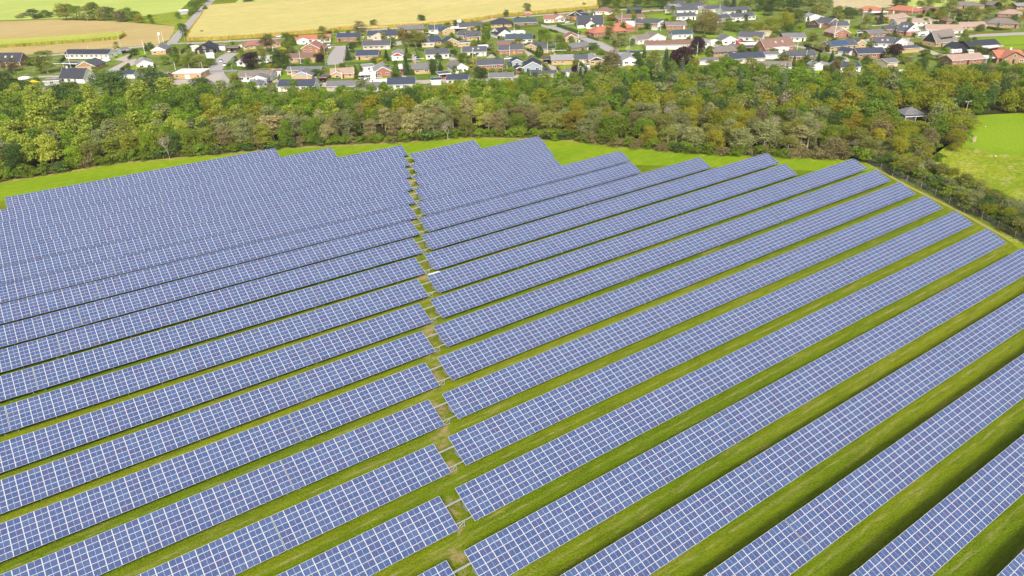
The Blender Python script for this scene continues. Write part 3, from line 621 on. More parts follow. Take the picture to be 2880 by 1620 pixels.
def walls(W, D, hw, rise, typ, cut=0.0):
    m = MB(); x0, x1 = -W/2, W/2
    b = [(x0, 0, -.1), (x1, 0, -.1), (x1, D, -.1), (x0, D, -.1), (x0, 0, hw), (x1, 0, hw), (x1, D, hw), (x0, D, hw)]
    fs = [(0, 1, 5, 4), (2, 3, 7, 6)]
    if typ == 'g':
        b += [(x0, D/2, hw+rise), (x1, D/2, hw+rise)]; fs += [(1, 2, 6, 9, 5), (3, 0, 4, 8, 7)]
    elif typ == 'x':
        b += [(0, 0, hw+rise), (0, D, hw+rise)]; fs = [(0, 1, 5, 8, 4), (2, 3, 7, 9, 6), (1, 2, 6, 5), (3, 0, 4, 7)]
    else: fs += [(1, 2, 6, 5), (3, 0, 4, 7), (4, 5, 6, 7)]
    return m.add(b, fs)
HOUSES = []
LAST = [None, None]
HR = random.Random(3)
def house(tile, x1, y1, x2, y2, D, hw, typ, pitch, rc, wc, opts='', label=None, cat=None, name=None):
    A, B = gp(tile, x1, y1), gp(tile, x2, y2); d = (B-A); W = d.length; ang = math.atan2(d.y, d.x); mid = (A+B)/2
    away = Vector((-d.y, d.x, 0)).normalized()
    rise = {'f': 0, 'g': D/2, 'h': min(D, W)/2, 'x': W/2}[typ]*math.tan(math.radians(pitch))
    O = [q for q in opts.split() if q]
    if label:
        cat = cat or ('carport' if 'o' in O else 'house'); name = name or {'carport': 'carport', 'garage': 'garage', 'shed': 'shed'}.get(cat, 'house')
        root = thing(name, label, cat, mid, ang); LAST[0] = root
        root['roofw'] = RT_TXT[rc]+'-roofed '+WC_TXT[wc]+' '+name; HOUSES.append(root)
        T = Matrix.Identity(4)
    else:
        root = LAST[0]; T = (Matrix.Translation(root.location) @ Matrix.Rotation(root.rotation_euler[2], 4, 'Z')).inverted() @ Matrix.Translation(mid) @ Matrix.Rotation(ang, 4, 'Z')
        hw += .07
    def put(nm, data, par=root, loc=(0, 0, 0)):
        o = data if isinstance(data, bpy.types.Object) else mk(nm, data, par)
        o.matrix_local = T @ Matrix.Translation(loc); return o
    ov = .45
    if 'o' in O:                           # open front: back wall, one side and posts
        m = MB().box(-W/2, D-.12, -.1, W/2, D, hw).box(-W/2, .3, -.1, -W/2+.12, D-.12, hw); put('wall', m.mesh('wall', [WM[wc]]))
        for x in (-W/2+.15, W/2-.15): put('post', MB().box(-.07, 0, -.1, .07, .14, hw).mesh('post', [WHITE if wc == 'w' else WM[wc]]), root, (x, -.12, 0))
    else: put('wall', walls(W, D, hw, rise, typ).mesh('wall', [WM[wc]]))
    if typ == 'f':
        rf = put('roof', MB().box(-W/2-.3, -.3, hw+.002, W/2+.3, D+.3, hw+.12).mesh('roof', [RM[rc]]))
        fa = MB()
        for q in ((-W/2-.36, -.36, W/2+.36, -.303), (-W/2-.36, D+.303, W/2+.36, D+.36), (-W/2-.36, -.303, -W/2-.303, D+.303), (W/2+.303, -.303, W/2+.36, D+.303)): fa.box(q[0], q[1], hw-.18, q[2], q[3], hw+.2)
        fo = fa.obj('fascia', WHITE if wc in 'wgcya' and rc not in 'b' else WM['d'], rf)
    else:
        mm = roof_hip(W, D, hw, rise, ov) if typ == 'h' else roof_gable(W, D, hw, rise, ov, typ)
        rf = put('roof', mm.mesh('roof', [RM[rc]]))
        if typ in 'gx' and 'p' not in O:   # bargeboards along the gable edges, gutter at the eaves
            th = .2; tm = WHITE if wc not in 'kd' else BLACK; k = rise/(W/2 if typ == 'x' else D/2); e = hw-k*ov+th
            spans = ((-ov*.6-.05, -ov*.6-.004), (D+ov*.6+.004, D+ov*.6+.05)) if typ == 'x' else ((-W/2-ov*.6-.05, -W/2-ov*.6-.004), (W/2+ov*.6+.004, W/2+ov*.6+.05))
            for sp in spans:               # one bargeboard along each gable: an inverted V
                vs = []
                for q in sp:
                    prof = [(-W/2-ov, e+.03), (0, hw+rise+th+.03), (W/2+ov, e+.03), (W/2+ov, e-.3), (0, hw+rise+th-.3), (-W/2-ov, e-.3)] if typ == 'x' else [(-ov, e+.03), (D/2, hw+rise+th+.03), (D+ov, e+.03), (D+ov, e-.3), (D/2, hw+rise+th-.3), (-ov, e-.3)]
                    vs += [((u, q, z) if typ == 'x' else (q, u, z)) for u, z in prof]
                MB().add(vs, [(0, 1, 4, 5), (1, 2, 3, 4), (11, 10, 7, 6), (10, 9, 8, 7)]+[(i, i+6, (i+1) % 6+6, (i+1) % 6) for i in range(6)]).obj('bargeboard', tm, rf)
            if typ == 'g': MB().box(-W/2-ov*.6, -ov-.09, e-.22, W/2+ov*.6, -ov-.004, e-.06).obj('gutter', tm, rf)
    for q in O:                            # a gable of another colour
        if q[0] == 'G' and typ in 'gx':
            mt = WM[q[1]]
            if typ == 'x': put('gable', MB().add([(-W/2+.02, -.03, hw-.1), (W/2-.02, -.03, hw-.1), (0, -.03, hw+rise-.05), (-W/2+.02, -.002, hw-.1), (W/2-.02, -.002, hw-.1), (0, -.002, hw+rise-.05)], [(0,1,2),(5,4,3),(0,3,4,1),(1,4,5,2),(2,5,3,0)]).mesh('gable', [mt]))
            else:
                for s in (-1, 1):
                    a, b = s*(W/2+.03), s*(W/2+.002)
                    put('gable', MB().add([(a, .02, hw-.1), (a, D-.02, hw-.1), (a, D/2, hw+rise-.05), (b, .02, hw-.1), (b, D-.02, hw-.1), (b, D/2, hw+rise-.05)], [(0,1,2),(5,4,3),(0,3,4,1),(1,4,5,2),(2,5,3,0)]).mesh('gable', [mt]))
        if q[0] == 'c':
            x = {'c': .15, 'cl': -.32, 'cr': .32}[q]*W; y = D/2 if typ != 'x' else D*.4; x = x if typ != 'x' else 0.0
            z = hw+rise
            put('chimney', MB().box(-.35, -.3, -.5, .35, .3, 1.0).box(-.42, -.37, 1.0, .42, .37, 1.12).mesh('chimney', [WM['y' if wc in 'yc' else 'b' if wc == 'b' else 'w']]), rf, (x, y+.0, z))
            rf.children[-1].matrix_local = Matrix.Translation((x, y, z))
        if q[0] == 's' and typ != 'f':
            k = int(q[1:])
            for i in range(k):
                if typ == 'g':
                    x = W*((i+1)/(k+1)-.5)*.7+W*.05; y = D*.26; z = hw+rise*.52+.2; s = mk('skylight', MB().box(-.45, -.6, -.02, .45, .6, .07).mesh('skylight', [WHITE]), rf)
                    s.matrix_local = Matrix.Translation((x, y, z)) @ Matrix.Rotation(math.atan2(rise, D/2), 4, 'X'); mk('pane', MB().box(-.34, -.48, .072, .34, .48, .085).mesh('pane', [M_SKYGLASS]), s)
                else:
                    y = D*(i+1)/(k+1); x = -W*.25; z = hw+rise*.5+.2; s = mk('skylight', MB().box(-.6, -.45, -.02, .6, .45, .07).mesh('skylight', [WHITE]), rf)
                    s.matrix_local = Matrix.Translation((x, y, z)) @ Matrix.Rotation(-math.atan2(rise, W/2), 4, 'Y'); mk('pane', MB().box(-.48, -.34, .072, .48, .34, .085).mesh('pane', [M_SKYGLASS]), s)
        if q == 'pv':
            s = mk('solar_panel', MB().box(-W*.33, -D*.17, 0, W*.2, D*.17, .06).mesh('solar_panel', [plain('roof_panel', (.05, .09, .17), .15, 0, .1)]), rf)
            s.matrix_local = Matrix.Translation((0, D*.25, hw+rise*.5+.24)) @ Matrix.Rotation(math.atan2(rise, D/2), 4, 'X')
        if q == 'dm':                      # a wide dormer with a dark band of glass
            put('dormer', MB().add([(-W*.28, D*.10, hw+.9), (W*.36, D*.10, hw+.9), (W*.36, D*.10, hw+2.6), (-W*.28, D*.10, hw+2.6), (-W*.28, D*.5, hw+rise-.1), (W*.36, D*.5, hw+rise-.1)], [(0, 1, 2, 3), (3, 2, 5, 4), (1, 5, 2), (0, 3, 4)]).mesh('dormer', [RM[rc]]))
            put('dormer_window', MB().box(-W*.25, D*.10-.05, hw+1.1, W*.33, D*.10-.003, hw+2.1).mesh('dormer_window', [GLASS]))
        if q == 'd':
            g_ = put('garage_door', GDOOR, root, (0, -.002, 0))
    if 'n' not in O and 'o' not in O:      # windows and a door in the front wall, one window in each side wall
        k = max(1, int((W-1.2)/2.9)); zz = 1.42 if hw > 2.2 else hw*.55; sc = min(1.0, hw/2.7)
        ks = [i for i in range(k)]; dr = HR.choice(ks) if k > 2 and 'd' not in O else -1
        for i in ks:
            if 'd' in O and k > 0 and abs(i-(k-1)/2) < .8: continue
            x = -W/2+W*(i+.5)/k
            if i == dr: put('door', DOORS[HR.choice('wkn')], root, (x, -.002, 0))
            else:
                w_ = window(root, 0, 0, 0, 0); sx = HR.choice((.75, 1.0, 1.25 if W/k > 2.7 else 1.0)); w_.matrix_local = T @ Matrix.Translation((x, -.003, zz)) @ Matrix.Diagonal((sx, 1, sc, 1))
        if D > 5:
            for s in (-1, 1):
                w_ = window(root, 0, 0, 0, 0); w_.matrix_local = T @ Matrix.Translation((s*(W/2+.003), D*.45, zz)) @ Matrix.Rotation(s*math.pi/2, 4, 'Z') @ Matrix.Diagonal((.9, 1, sc, 1))
        if typ == 'x' and rise > 2.6:
            w_ = window(root, 0, 0, 0, 0); w_.matrix_local = T @ Matrix.Translation((0, -.035, hw+rise*.38)) @ Matrix.Diagonal((.9, 1, .9, 1))
    return root
M_SKYGLASS = plain('skylight_glass', (.35, .38, .42), .1, 0, .1)
H = house
# leftmost tile
H('T1',-90,968,310,962,9,2.6,'g',42,'k','b','s2','black-roofed brick house with two skylights at the left picture edge')
H('T1',0,905,290,900,3,2.2,'g',14,'l','b','n')
H('T1',955,852,1590,852,8.5,2.6,'g',24,'k','w','','long black-roofed white double house beside the brown stubble field')
H('T1',1130,1035,1395,1028,12,2.4,'x',26,'s','y','Gd','yellow gabled house with slate roof below the long white double house')
H('T1',925,980,1125,985,6,2.2,'f',0,'s','w','o','flat grey carport attached left of the yellow gabled house','carport')
H('T1',885,1205,1235,1212,8.5,2.7,'g',42,'k','w','cl','white house with steep black roof nearest the wood on the left')
H('T1',655,1252,870,1238,6,2.3,'f',0,'m','a','','flat grey annex left of the steep black-roofed white house','garage')
H('T1',575,1432,830,1425,8,2.4,'g',22,'m','w','','white bungalow with plain grey roof, lowest left at the wood')
H('T1',1935,1335,2085,1332,9,2.5,'g',25,'m','y','s3','yellow house end with three skylights between two big trees')
H('T1',1700,1150,1965,1140,7,2.2,'g',20,'n','w','n','small white outbuilding with navy roof behind a dark round tree','shed')
H('T1',2010,1010,2240,985,12,2.5,'x',24,'l','w','Gw','white conservatory-fronted house with pale grey roof by the west close')
H('T1',2210,800,2420,790,13,2.5,'x',27,'m','y','Gw','pale yellow gabled house with grey roof under the flagpoles')
H('T1',1775,790,1905,770,6,2.3,'g',14,'m','g','o','grey open carport with low roof beside the ring road','carport')
# second tile
H('T2',545,752,815,742,12,2.4,'x',28,'k','k','','black timber gabled house with black roof above the cul-de-sac')
H('T2',505,715,600,705,5,2.4,'f',0,'w','w','n','white flat-roofed lean-to left of the black timber house','shed')
H('T2',868,705,962,700,5,2.5,'f',0,'n','w','d','small white garage with navy flat roof by the carport','garage')
H('T2',972,722,1140,716,6,2.3,'f',0,'m','d','o','grey flat carport sheltering two cars at the top of the cul-de-sac','carport')
H('T2',715,822,812,812,5,2.5,'f',0,'w','w','n','small white flat-roofed box shed beside the cul-de-sac','shed')
H('T2',250,1102,632,1098,10,3.0,'f',0,'w','y','d','yellow hall with white flat roof beside the forecourt','hall')
H('T2',130,1190,250,1120,12,2.7,'x',24,'m','y','Gd','yellow grey-roofed wing joined left of the flat yellow hall')
H('T2',1215,698,1735,655,9,2.5,'h',24,'r','y','c','large dull-red hipped house below the maize field')
H('T2',1955,612,2430,590,10,2.5,'g',20,'o','w','','long orange-roofed house tucked behind the pink brick house')
H('T2',1980,620,2130,612,6,2.5,'x',20,'o','w','Gw')
H('T2',2030,737,2275,735,11,2.6,'x',27,'r','b','','brick gabled house with pinkish red roof beside the wide street')
H('T2',2270,737,2350,735,8,2.2,'f',0,'r','b','n')
H('T2',1845,872,2218,870,9,2.5,'g',20,'b','y','','long brown-roofed yellow bungalow left of the wide street')
H('T2',1150,1140,1595,1130,10,2.5,'g',20,'t','w','','white house with broad taupe roof beside the cross street')
H('T2',1315,1178,1545,1170,8,2.5,'x',20,'t','g','Gw')
H('T2',1600,1070,1735,1062,6,2.4,'f',0,'r','w','n','white garage with dull red flat roof right of the taupe-roofed house','garage')
H('T2',1820,1050,2285,1045,8,2.4,'g',16,'m','y','','yellow house with grey roof and blue-grey front gable, behind hedge')
H('T2',1905,1128,2170,1122,11,2.4,'x',22,'m','y','Gg n')
H('T2',2270,1142,2375,1142,6,2.2,'f',0,'s','r','o','small slate carport with red fascia beside a square hedge','carport')
H('T2',1700,1275,2205,1268,9,2.4,'g',25,'n','w','','long navy-roofed house half sunk behind the wood edge')
H('T2',1265,1240,1440,1238,7,2.2,'h',30,'m','w','c','small grey hipped roof with chimney peeping over the wood')
H('T2',1130,930,1240,925,13,2.5,'x',26,'m','w','','white gabled house half hidden by the dark purple tree')
H('T2',1420,885,1612,872,7,2.5,'f',0,'w','w','','white flat-roofed house wing right of the dark purple tree')
H('T3',160,1105,480,1085,9,2.5,'g',22,'p','y','','yellow house with tan roof and white fence at the wide street')
H('T3',170,1108,320,1104,8,2.5,'x',24,'p','y','')
# third tile
H('T3',235,582,560,577,9,2.5,'g',24,'n','b','','brick house with navy roof and white windows below two field trees')
H('T3',560,575,612,566,5,2.4,'f',0,'w','w','d','white garage end on the navy-roofed brick house','garage')
H('T3',660,545,1090,540,9,2.5,'g',24,'n','c','cl','cream house with dark navy roof and wide front gable')
H('T3',735,562,915,558,7,2.5,'x',24,'n','c','')
H('T3',600,698,980,685,9,2.5,'g',24,'s','c','Gw','long cream house with dark slate roof above the yellow navy-roofed house')
H('T3',500,838,812,832,9,2.4,'g',26,'n','y','','yellow house with navy roof between two spruces')
H('T3',815,800,855,795,6,2.3,'f',0,'n','d','n')
H('T3',1005,845,1165,838,12,2.5,'x',26,'l','w','Gr','white house with red gable between two conifers')
H('T3',1520,470,1720,460,10,2.5,'g',25,'e','w','','big teal-black roofed house with yellow front gable below the field')
H('T3',1710,492,1875,478,11,2.5,'x',23,'e','y','')
H('T3',1540,640,1700,622,10,2.5,'g',26,'n','y','cl','yellow house with navy L-shaped roof and chimney in the village centre')
H('T3',1745,655,1932,640,10,2.5,'x',26,'n','y','')
H('T3',1920,655,2090,648,6,2.3,'f',0,'s','y','','flat slate annex with yellow wall right of the navy L-shaped house','garage')
H('T3',1420,660,1600,655,6,2.4,'f',0,'s','c','','low cream annex with flat grey roof beside the bare village tree','garage')
H('T3',1478,828,1800,812,9,2.6,'g',24,'s','w','','white house with ribbed slate roof behind a bright thuja')
H('T3',1990,788,2315,782,9,2.6,'g',24,'s','w','s2','white house with slate roof and two pale skylights')
H('T3',2220,720,2400,712,7,2.4,'f',0,'w','w','o','white flat carport behind the two-skylight house','carport')
H('T3',1910,548,2062,552,10,2.4,'g',24,'s','y','','yellow house with slate roofs and red gable end')
H('T3',2045,572,2255,560,10,2.4,'g',26,'s','y','Gr')
H('T3',1950,435,2285,412,9,2.5,'g',24,'s','y','Gw','yellow house with slate roof and white gable near the parked van')
H('T3',1820,445,2040,440,7,2.3,'f',0,'w','w','o','white flat canopy left of the white-gabled yellow house','carport')
H('T3',1090,470,1450,455,10,2.4,'g',20,'m','d','','grey-roofed house behind the bare village tree')
H('T3',770,1078,1000,1062,13,2.6,'x',28,'l','b','','red brick gabled house with pale grey roof near the white carport')
H('T3',610,1005,765,992,8,2.4,'f',0,'l','w','','pale flat annex left of the red brick gable','garage')
H('T3',555,1115,680,1110,6,2.5,'f',0,'w','w','o','white carport with a white car under it','carport')
H('T3',705,1112,778,1108,5,2.7,'f',0,'w','w','n','tall white box shed right of the white carport','shed')
H('T3',1300,1035,1545,1020,9,2.5,'g',24,'m','y','cl','house with grey roof and dark glazing behind the long clipped hedge')
H('T3',1880,1025,2065,1005,12,2.5,'x',30,'t','w','','white gabled house with dark taupe roof beside the red-car carport')
H('T3',1668,1105,1822,1090,6,2.4,'f',0,'s','w','o','white-framed slate carport with a red car inside','carport')
H('T3',945,1255,1330,1240,9,2.5,'g',25,'n','w','','long navy-roofed white house at the wood edge below the brick gable')
H('T3',95,1275,555,1262,9,2.3,'g',18,'m','a','','weathered grey tiled roof at the wood edge, left one of two')
H('T3',505,1290,825,1275,8,2.3,'g',18,'m','a','c','weathered grey tiled roof with a white chimney at the wood edge')
H('T3',1765,1180,2065,1175,8,2.3,'g',20,'n','w','','small navy roof at the wood edge below the red car')
H('T3',1555,1185,1690,1180,6,2.2,'f',0,'n','w','n','tiny navy flat roof beside the front street at the wood edge','shed')
H('T4',-180,978,195,962,9,2.5,'g',22,'s','b','','brick house with slate roof and white porch left of the blue-grey gables')
H('T4',-20,1150,320,1140,8,2.3,'g',18,'m','a','','grey ridged roof at the wood edge below the blue-grey gables')
H('T4',560,1100,920,1090,7,2.2,'g',14,'s','a','n','low slate roof at the wood edge below the caravan')
H('T4',1080,1085,1400,1040,8,2.2,'h',20,'t','d','n','taupe hipped roof at the wood edge beside the small purple tree')
# fourth tile
H('T4',0,385,290,378,11,2.4,'h',28,'k','y','','black hipped yellow house at the corner of the maize field')
H('T4',330,370,648,358,9,2.5,'g',26,'e','b','','brick house with dark teal roof and white windows above the junction')
H('T4',0,505,130,528,9,2.5,'x',30,'k','w','','white house with twin black gables beside the white terrace roof')
H('T4',110,540,282,522,11,2.5,'x',28,'k','w','')
H('T4',280,510,480,500,7,2.3,'f',0,'w','w','','white flat-roofed link building right of the twin white gables','garage')
H('T4',745,318,1035,312,9,2.5,'g',24,'r','w','','pinkish red roofed house with white gable and conservatory at the junction')
H('T4',890,318,1040,305,9,2.5,'x',26,'r','y','Gw')
H('T4',1065,272,1290,280,12,2.6,'x',26,'k','b','Gk','brick house with black roof behind the tall white gabled house')
H('T4',1210,395,1565,385,9,2.6,'g',48,'k','w','c s1','tall white house with steep black roof, triangular white gable and porch')
H('T4',1330,400,1455,398,5,2.5,'x',35,'k','w','')
H('T4',1460,205,1695,205,10,2.4,'h',26,'b','w','','brown hipped roof below the far tree belt')
H('T4',1775,315,2135,295,9,2.5,'g',22,'b','b','Gw','long brick house with brown roof and white gable beside the big lawn')
H('T4',2030,378,2480,370,10,2.4,'g',20,'s','b','','brick house with slate roof and white right gable above the orange roof')
H('T4',2330,375,2475,362,10,2.5,'x',20,'s','w','')
H('T4',1895,368,2030,365,6,2.4,'f',0,'w','w','d','white garage with dark door left of the slate-roofed brick house','garage')
H('T4',1435,522,1900,480,11,2.6,'h',27,'o','b','','large bright orange hipped house in the village centre')
H('T4',1690,470,2010,440,10,2.6,'h',27,'o','b','n')
H('T4',1040,592,1205,588,12,2.6,'x',28,'r','y','','yellow gabled house with dull red roof beside the main street')
H('T4',110,760,455,750,9,2.5,'g',24,'s','b','','red brick house with slate roof, white windows and small lawn')
H('T4',490,705,640,712,9,2.4,'x',24,'s','y','','yellow L-shaped house with slate roof behind the dark conifer hedge')
H('T4',690,742,890,740,9,2.4,'g',22,'s','y','')
H('T4',1120,735,1385,700,9,2.5,'g',22,'m','d','c','brown brick house with grey roof and glazed veranda by the curved lawn')
H('T4',205,605,580,600,10,2.4,'g',24,'e','w','','white house under a wide dark teal roof behind a bright green tree')
H('T4',100,645,365,640,6,2.3,'f',0,'m','b','n','long brick garage with flat grey roof in front of the teal roof','garage')
H('T4',850,908,1150,898,9,2.5,'g',22,'l','y','cl','pale yellow house with light grey roof, blue glass porch and square lawn')
H('T4',735,890,850,885,8,2.3,'f',0,'s','k','o','dark carport left of the pale yellow house with blue porch','carport')
H('T4',465,1003,712,998,13,2.6,'x',27,'k','g','','blue-grey timber house with black roof and white window frames')
H('T4',300,930,435,925,8,2.5,'x',26,'k','g','','small blue-grey gabled annex left of the blue-grey timber house','garage')
H('T4',362,1018,452,1012,6,2.3,'x',20,'k','g','n o','small blue-grey garage porch with a dark red car inside','carport')
H('T4',1180,895,1355,890,8,2.4,'g',24,'s','y','d','yellow garage house with slate roof and red door','garage')
H('T4',1370,912,1570,902,12,2.5,'x',22,'l','y','Gk c','yellow gabled house with pale grey roof and tall chimney left of the brown tree')
H('T4',1840,915,2032,908,14,2.5,'x',25,'l','w','','white gabled house with pale grey roof right of the brown tree')
H('T4',1960,800,2120,790,7,2.2,'f',0,'n','w','o','flat navy carport behind the white gable at the thin conifers','carport')
H('T4',2050,620,2230,600,9,2.5,'g',24,'t','w','','white house with sprawling taupe roof and red-trimmed gable behind the long hall')
H('T4',2200,605,2435,578,9,2.5,'x',22,'t','w','')
H('T4',2165,695,2890,680,9,2.6,'g',20,'b','w','n','very long low white hall with brown roof')
H('T4',1900,190,2098,190,7,2.8,'g',20,'e','k','n','black shed with dark teal roof beside the car park','shed')
# fifth tile
for i, (a, b, c, d_, e, nm) in enumerate(((50,180,190,180,9,'lowest left end unit of the white slate-roofed terrace'),(130,112,330,98,9,'farthest left unit of the white slate-roofed terrace'),(215,195,510,190,9,'white terrace unit with dark glazed front below the left ones'),
        (285,150,610,125,10,'white terrace unit with the longest upper slate roof, left of centre'),(205,285,480,275,9,'white slate-roofed unit standing alone on the lawn left of the big brown tree'),(620,185,890,160,9,'white terrace unit behind the pole, right of the big brown tree'),
        (860,215,1235,190,10,'upper right end unit of the white slate-roofed terrace'),(800,320,985,290,9,'white slate-roofed unit half behind the round bushes'),(985,300,1310,270,9,'lower right end unit of the white terrace with a glazed corner'))):
    H('T5',a,b,c,d_,e,2.6,'g',22,'s','w','Gw',nm,'house','terrace_house'); LAST[0]['group'] = 'white slate-roofed terrace'
H('T5',65,412,350,408,9,2.6,'g',20,'t','b','','brick house with taupe roof beside the lawn of the white terrace')
H('T5',150,548,432,535,8,2.7,'g',24,'e','w','Gg','white house with pale teal roof and grey gable under the big brown tree')
H('T5',480,688,705,642,10,2.7,'h',24,'l','w','','white house with pale grey hipped roof right of the dark leafy tree')
H('T5',690,660,835,645,6,2.8,'f',0,'w','w','n','white flat-roofed garage between the two pale grey roofs','garage')
H('T5',845,630,1052,622,11,2.7,'x',26,'m','w','','white gabled house with grey roof and blue-framed window')
H('T5',1045,625,1130,610,9,2.4,'x',24,'m','r','','small dark red gabled side wing of the white grey-roofed house','garage')
H('T5',1070,575,1395,592,9,2.7,'g',28,'s','w','','white house with slate roof and little white porch on the green slope')
H('T5',1300,590,1400,582,5,2.6,'f',0,'w','w','')
H('T5',1380,510,1525,498,6,2.2,'g',12,'p','c','n','low cream outbuilding behind the white house on the slope','shed')
H('T5',1700,585,2005,578,9,2.4,'g',22,'m','w','Gk','white house with grey roof and dark gable beside the lower lane')
H('T5',1440,745,1845,695,9,2.6,'g',42,'b','b','s2','house with tall steep brown roof and two skylights')
H('T5',1630,750,1770,735,4,2.4,'f',0,'w','w','')
H('T5',725,795,1050,775,10,2.4,'g',22,'t','d','','brown house with broad taupe roof and glazed corner behind a lawn')
H('T5',1000,760,1190,748,10,2.4,'x',22,'t','d','')
H('T5',960,895,1440,872,9,2.6,'g',24,'n','c','','cream house with long navy roof just above the wood')
H('T5',1290,1000,1795,1010,9,2.4,'g',22,'t','g','Gy','house with grey-purple ribbed roof, blue front and yellow gable end')
H('T5',1580,1015,1795,1015,4,2.3,'f',0,'w','w','o')
H('T5',1760,855,2145,842,9,2.5,'g',24,'s','b','','brick house with dark slate roof between a hedge and two spruces')
H('T5',2185,385,2470,362,9,2.5,'g',22,'s','b','','brick house with slate roof and white-edged gable near the far trees')
H('T5',2320,388,2470,360,10,2.5,'x',22,'s','b','')
H('T5',2010,300,2250,290,9,2.4,'x',18,'l','w','','white-fronted house with pale weathered roof behind the dark fence')
H('T5',1138,685,1440,672,6,2.4,'f',0,'w','w','n','long white flat-roofed garage above the taupe roof','garage')
H('T5',1180,725,1440,715,6,2.3,'f',0,'s','d','o','dark flat carport in front of the long white garage','carport')
H('T5',1425,825,1640,818,8,2.3,'g',10,'m','w','n','low white outbuilding with grey roof right of the navy roof','shed')
H('T5',2105,982,2245,975,6,2.3,'x',26,'l','w','n','small white garden shed on the lawn above the wood','shed')
H('T5',2295,985,2380,975,6,2.3,'x',26,'l','b','n','small brick garden shed right of the white one','shed')
H('T5',1740,1215,1910,1200,8,2.2,'g',18,'m','a','n','lone grey roof sunk among the trees of the wood')
H('T5',535,905,780,900,7,2.2,'g',12,'m','w','n','pale grey roof behind the wood edge beside the yellow bush')
H('T5',2430,1000,2576,995,8,2.5,'g',22,'n','w','','white house with navy roof half hidden behind an olive tree')
# sixth tile
H('T6',20,512,235,498,10,2.6,'x',26,'p','b','','brick gabled house with tan roof at the white flagpole')
H('T6',30,400,225,395,9,2.4,'g',24,'s','c','','cream house with slate roof behind the tan-roofed brick gable')
H('T6',-40,690,330,660,9,2.4,'g',26,'s','y','pv','yellow house with slate roof carrying a blue solar panel')
H('T6',300,655,450,640,10,2.4,'x',26,'s','y','')
H('T6',500,520,715,505,9,2.6,'g',20,'m','b','cr','brick house with mottled grey roof and white porch beside the street')
H('T6',335,495,500,500,7,2.4,'f',0,'s','w','o')
H('T6',855,470,1010,485,9,2.8,'g',42,'s','b','s2','red brick house with steep slate roof and white trimmed balcony gable')
H('T6',990,488,1165,478,10,2.8,'x',42,'s','b','Gw')
H('T6',712,450,862,448,8,2.4,'g',22,'s','b','','small brick wing left of the balcony-gabled brick house','garage')
H('T6',1150,490,1290,470,6,2.4,'f',0,'m','w','d','white garage right of the balcony-gabled brick house','garage')
H('T6',750,305,1015,275,9,2.5,'g',20,'p','b','','tan-roofed house right of the tall spruce')
H('T6',860,360,1325,345,9,2.5,'g',20,'p','w','','long tan-roofed white house behind the balcony-gabled house')
H('T6',1250,455,1745,465,10,2.6,'g',24,'p','w','','big tan-roofed house with white bay behind the chalet')
H('T6',1650,410,2060,400,9,2.5,'g',20,'p','y','','tan-roofed yellow house facing the east street')
H('T6',325,185,650,200,10,2.5,'h',24,'o','b','','orange hipped house at the edge of the bare field')
H('T6',725,175,1130,205,11,2.5,'h',24,'o','b','','wide orange hipped house left of the white flat garages')
H('T6',1065,165,1255,165,7,2.4,'f',0,'w','w','d','white flat-roofed garages beside the close','garage')
H('T6',480,220,740,205,6,2.3,'f',0,'w','w','o','white flat carport below the far orange house','carport')
H('T6',1245,185,1460,180,10,2.4,'h',24,'b','b','','brown hipped house at the end of the close')
H('T6',1605,118,2040,118,12,2.3,'h',18,'t','d','','long taupe hipped roof in the far right gardens')
H('T6',2050,365,2500,378,12,2.5,'h',22,'t','d','','wide taupe hipped house behind the clipped hedge')
H('T6',2215,230,2535,245,11,2.4,'h',22,'p','b','','dull orange hipped house in the upper right corner')
H('T6',1530,335,1650,330,8,2.4,'h',24,'b','d','','small brown hipped roof left of the yellow tan-roofed house')
H('T6',2145,120,2265,110,9,2.5,'x',26,'t','k','','dark gabled house with taupe roof in the far right trees')
H('T6',2470,130,2700,120,9,2.4,'g',18,'l','d','','pale roofed house at the far right picture edge')
H('T6',1385,640,1655,604,9,2.7,'g',50,'t','y','Gk dm','tall chalet with steep taupe roof, black gable and yellow front')
H('T6',1640,560,1715,555,6,2.3,'f',0,'w','k','o')
H('T6',540,640,840,645,10,2.4,'g',26,'s','w','s2','white house with spreading slate roofs above the purple tree')
H('T6',830,648,1000,625,11,2.5,'x',24,'s','w','')
H('T6',335,785,700,775,9,2.5,'g',24,'n','b','','brick house with navy roof and dark glazed porch beside the purple tree')
H('T6',225,760,350,745,8,2.3,'x',20,'n','w','')
H('T6',930,715,1165,700,7,2.4,'g',12,'s','y','n','low yellow garages with slate roof right of the purple tree','garage')
H('T6',1640,725,1830,715,9,2.5,'x',28,'k','k','n','long black timber house with black roof behind the caravan')
H('T6',1820,690,2230,660,9,2.5,'g',24,'k','k','n')
H('T6',2080,715,2300,680,6,2.4,'f',0,'w','k','o','white flat canopy at the right end of the black timber house','carport')
H('T6',1600,880,2030,850,9,2.5,'g',22,'p','b','','tan-roofed brick house standing against the wood on the right')
H('T6',2200,850,2576,840,11,2.6,'g',26,'o','d','c','orange-red tiled house at the right picture edge above the wood')
H('T6',2270,860,2580,850,12,2.6,'x',26,'o','d','')
H('T6',2060,850,2285,835,6,2.5,'f',0,'w','w','o','white terrace roof left of the orange-red tiled house','carport')
H('T6',105,975,375,962,8,2.5,'g',22,'n','w','','white house with small navy roof among the trees of the wood')
H('T6',735,905,875,890,7,2.3,'g',20,'m','c','n','grey roof showing between trees below the purple tree')
H('T6',900,1045,1060,1030,5,2.3,'f',0,'w','k','n','dark shed with a white flat roof edge among trees','shed')
H('T2',330,205,450,195,7,2.6,'g',12,'w','a','n','small white barn beside the country road','barn')
H('T4',482,225,560,222,4,2.0,'x',24,'r','b','n','tiny red playhouse below the tree at the maize edge','shed')
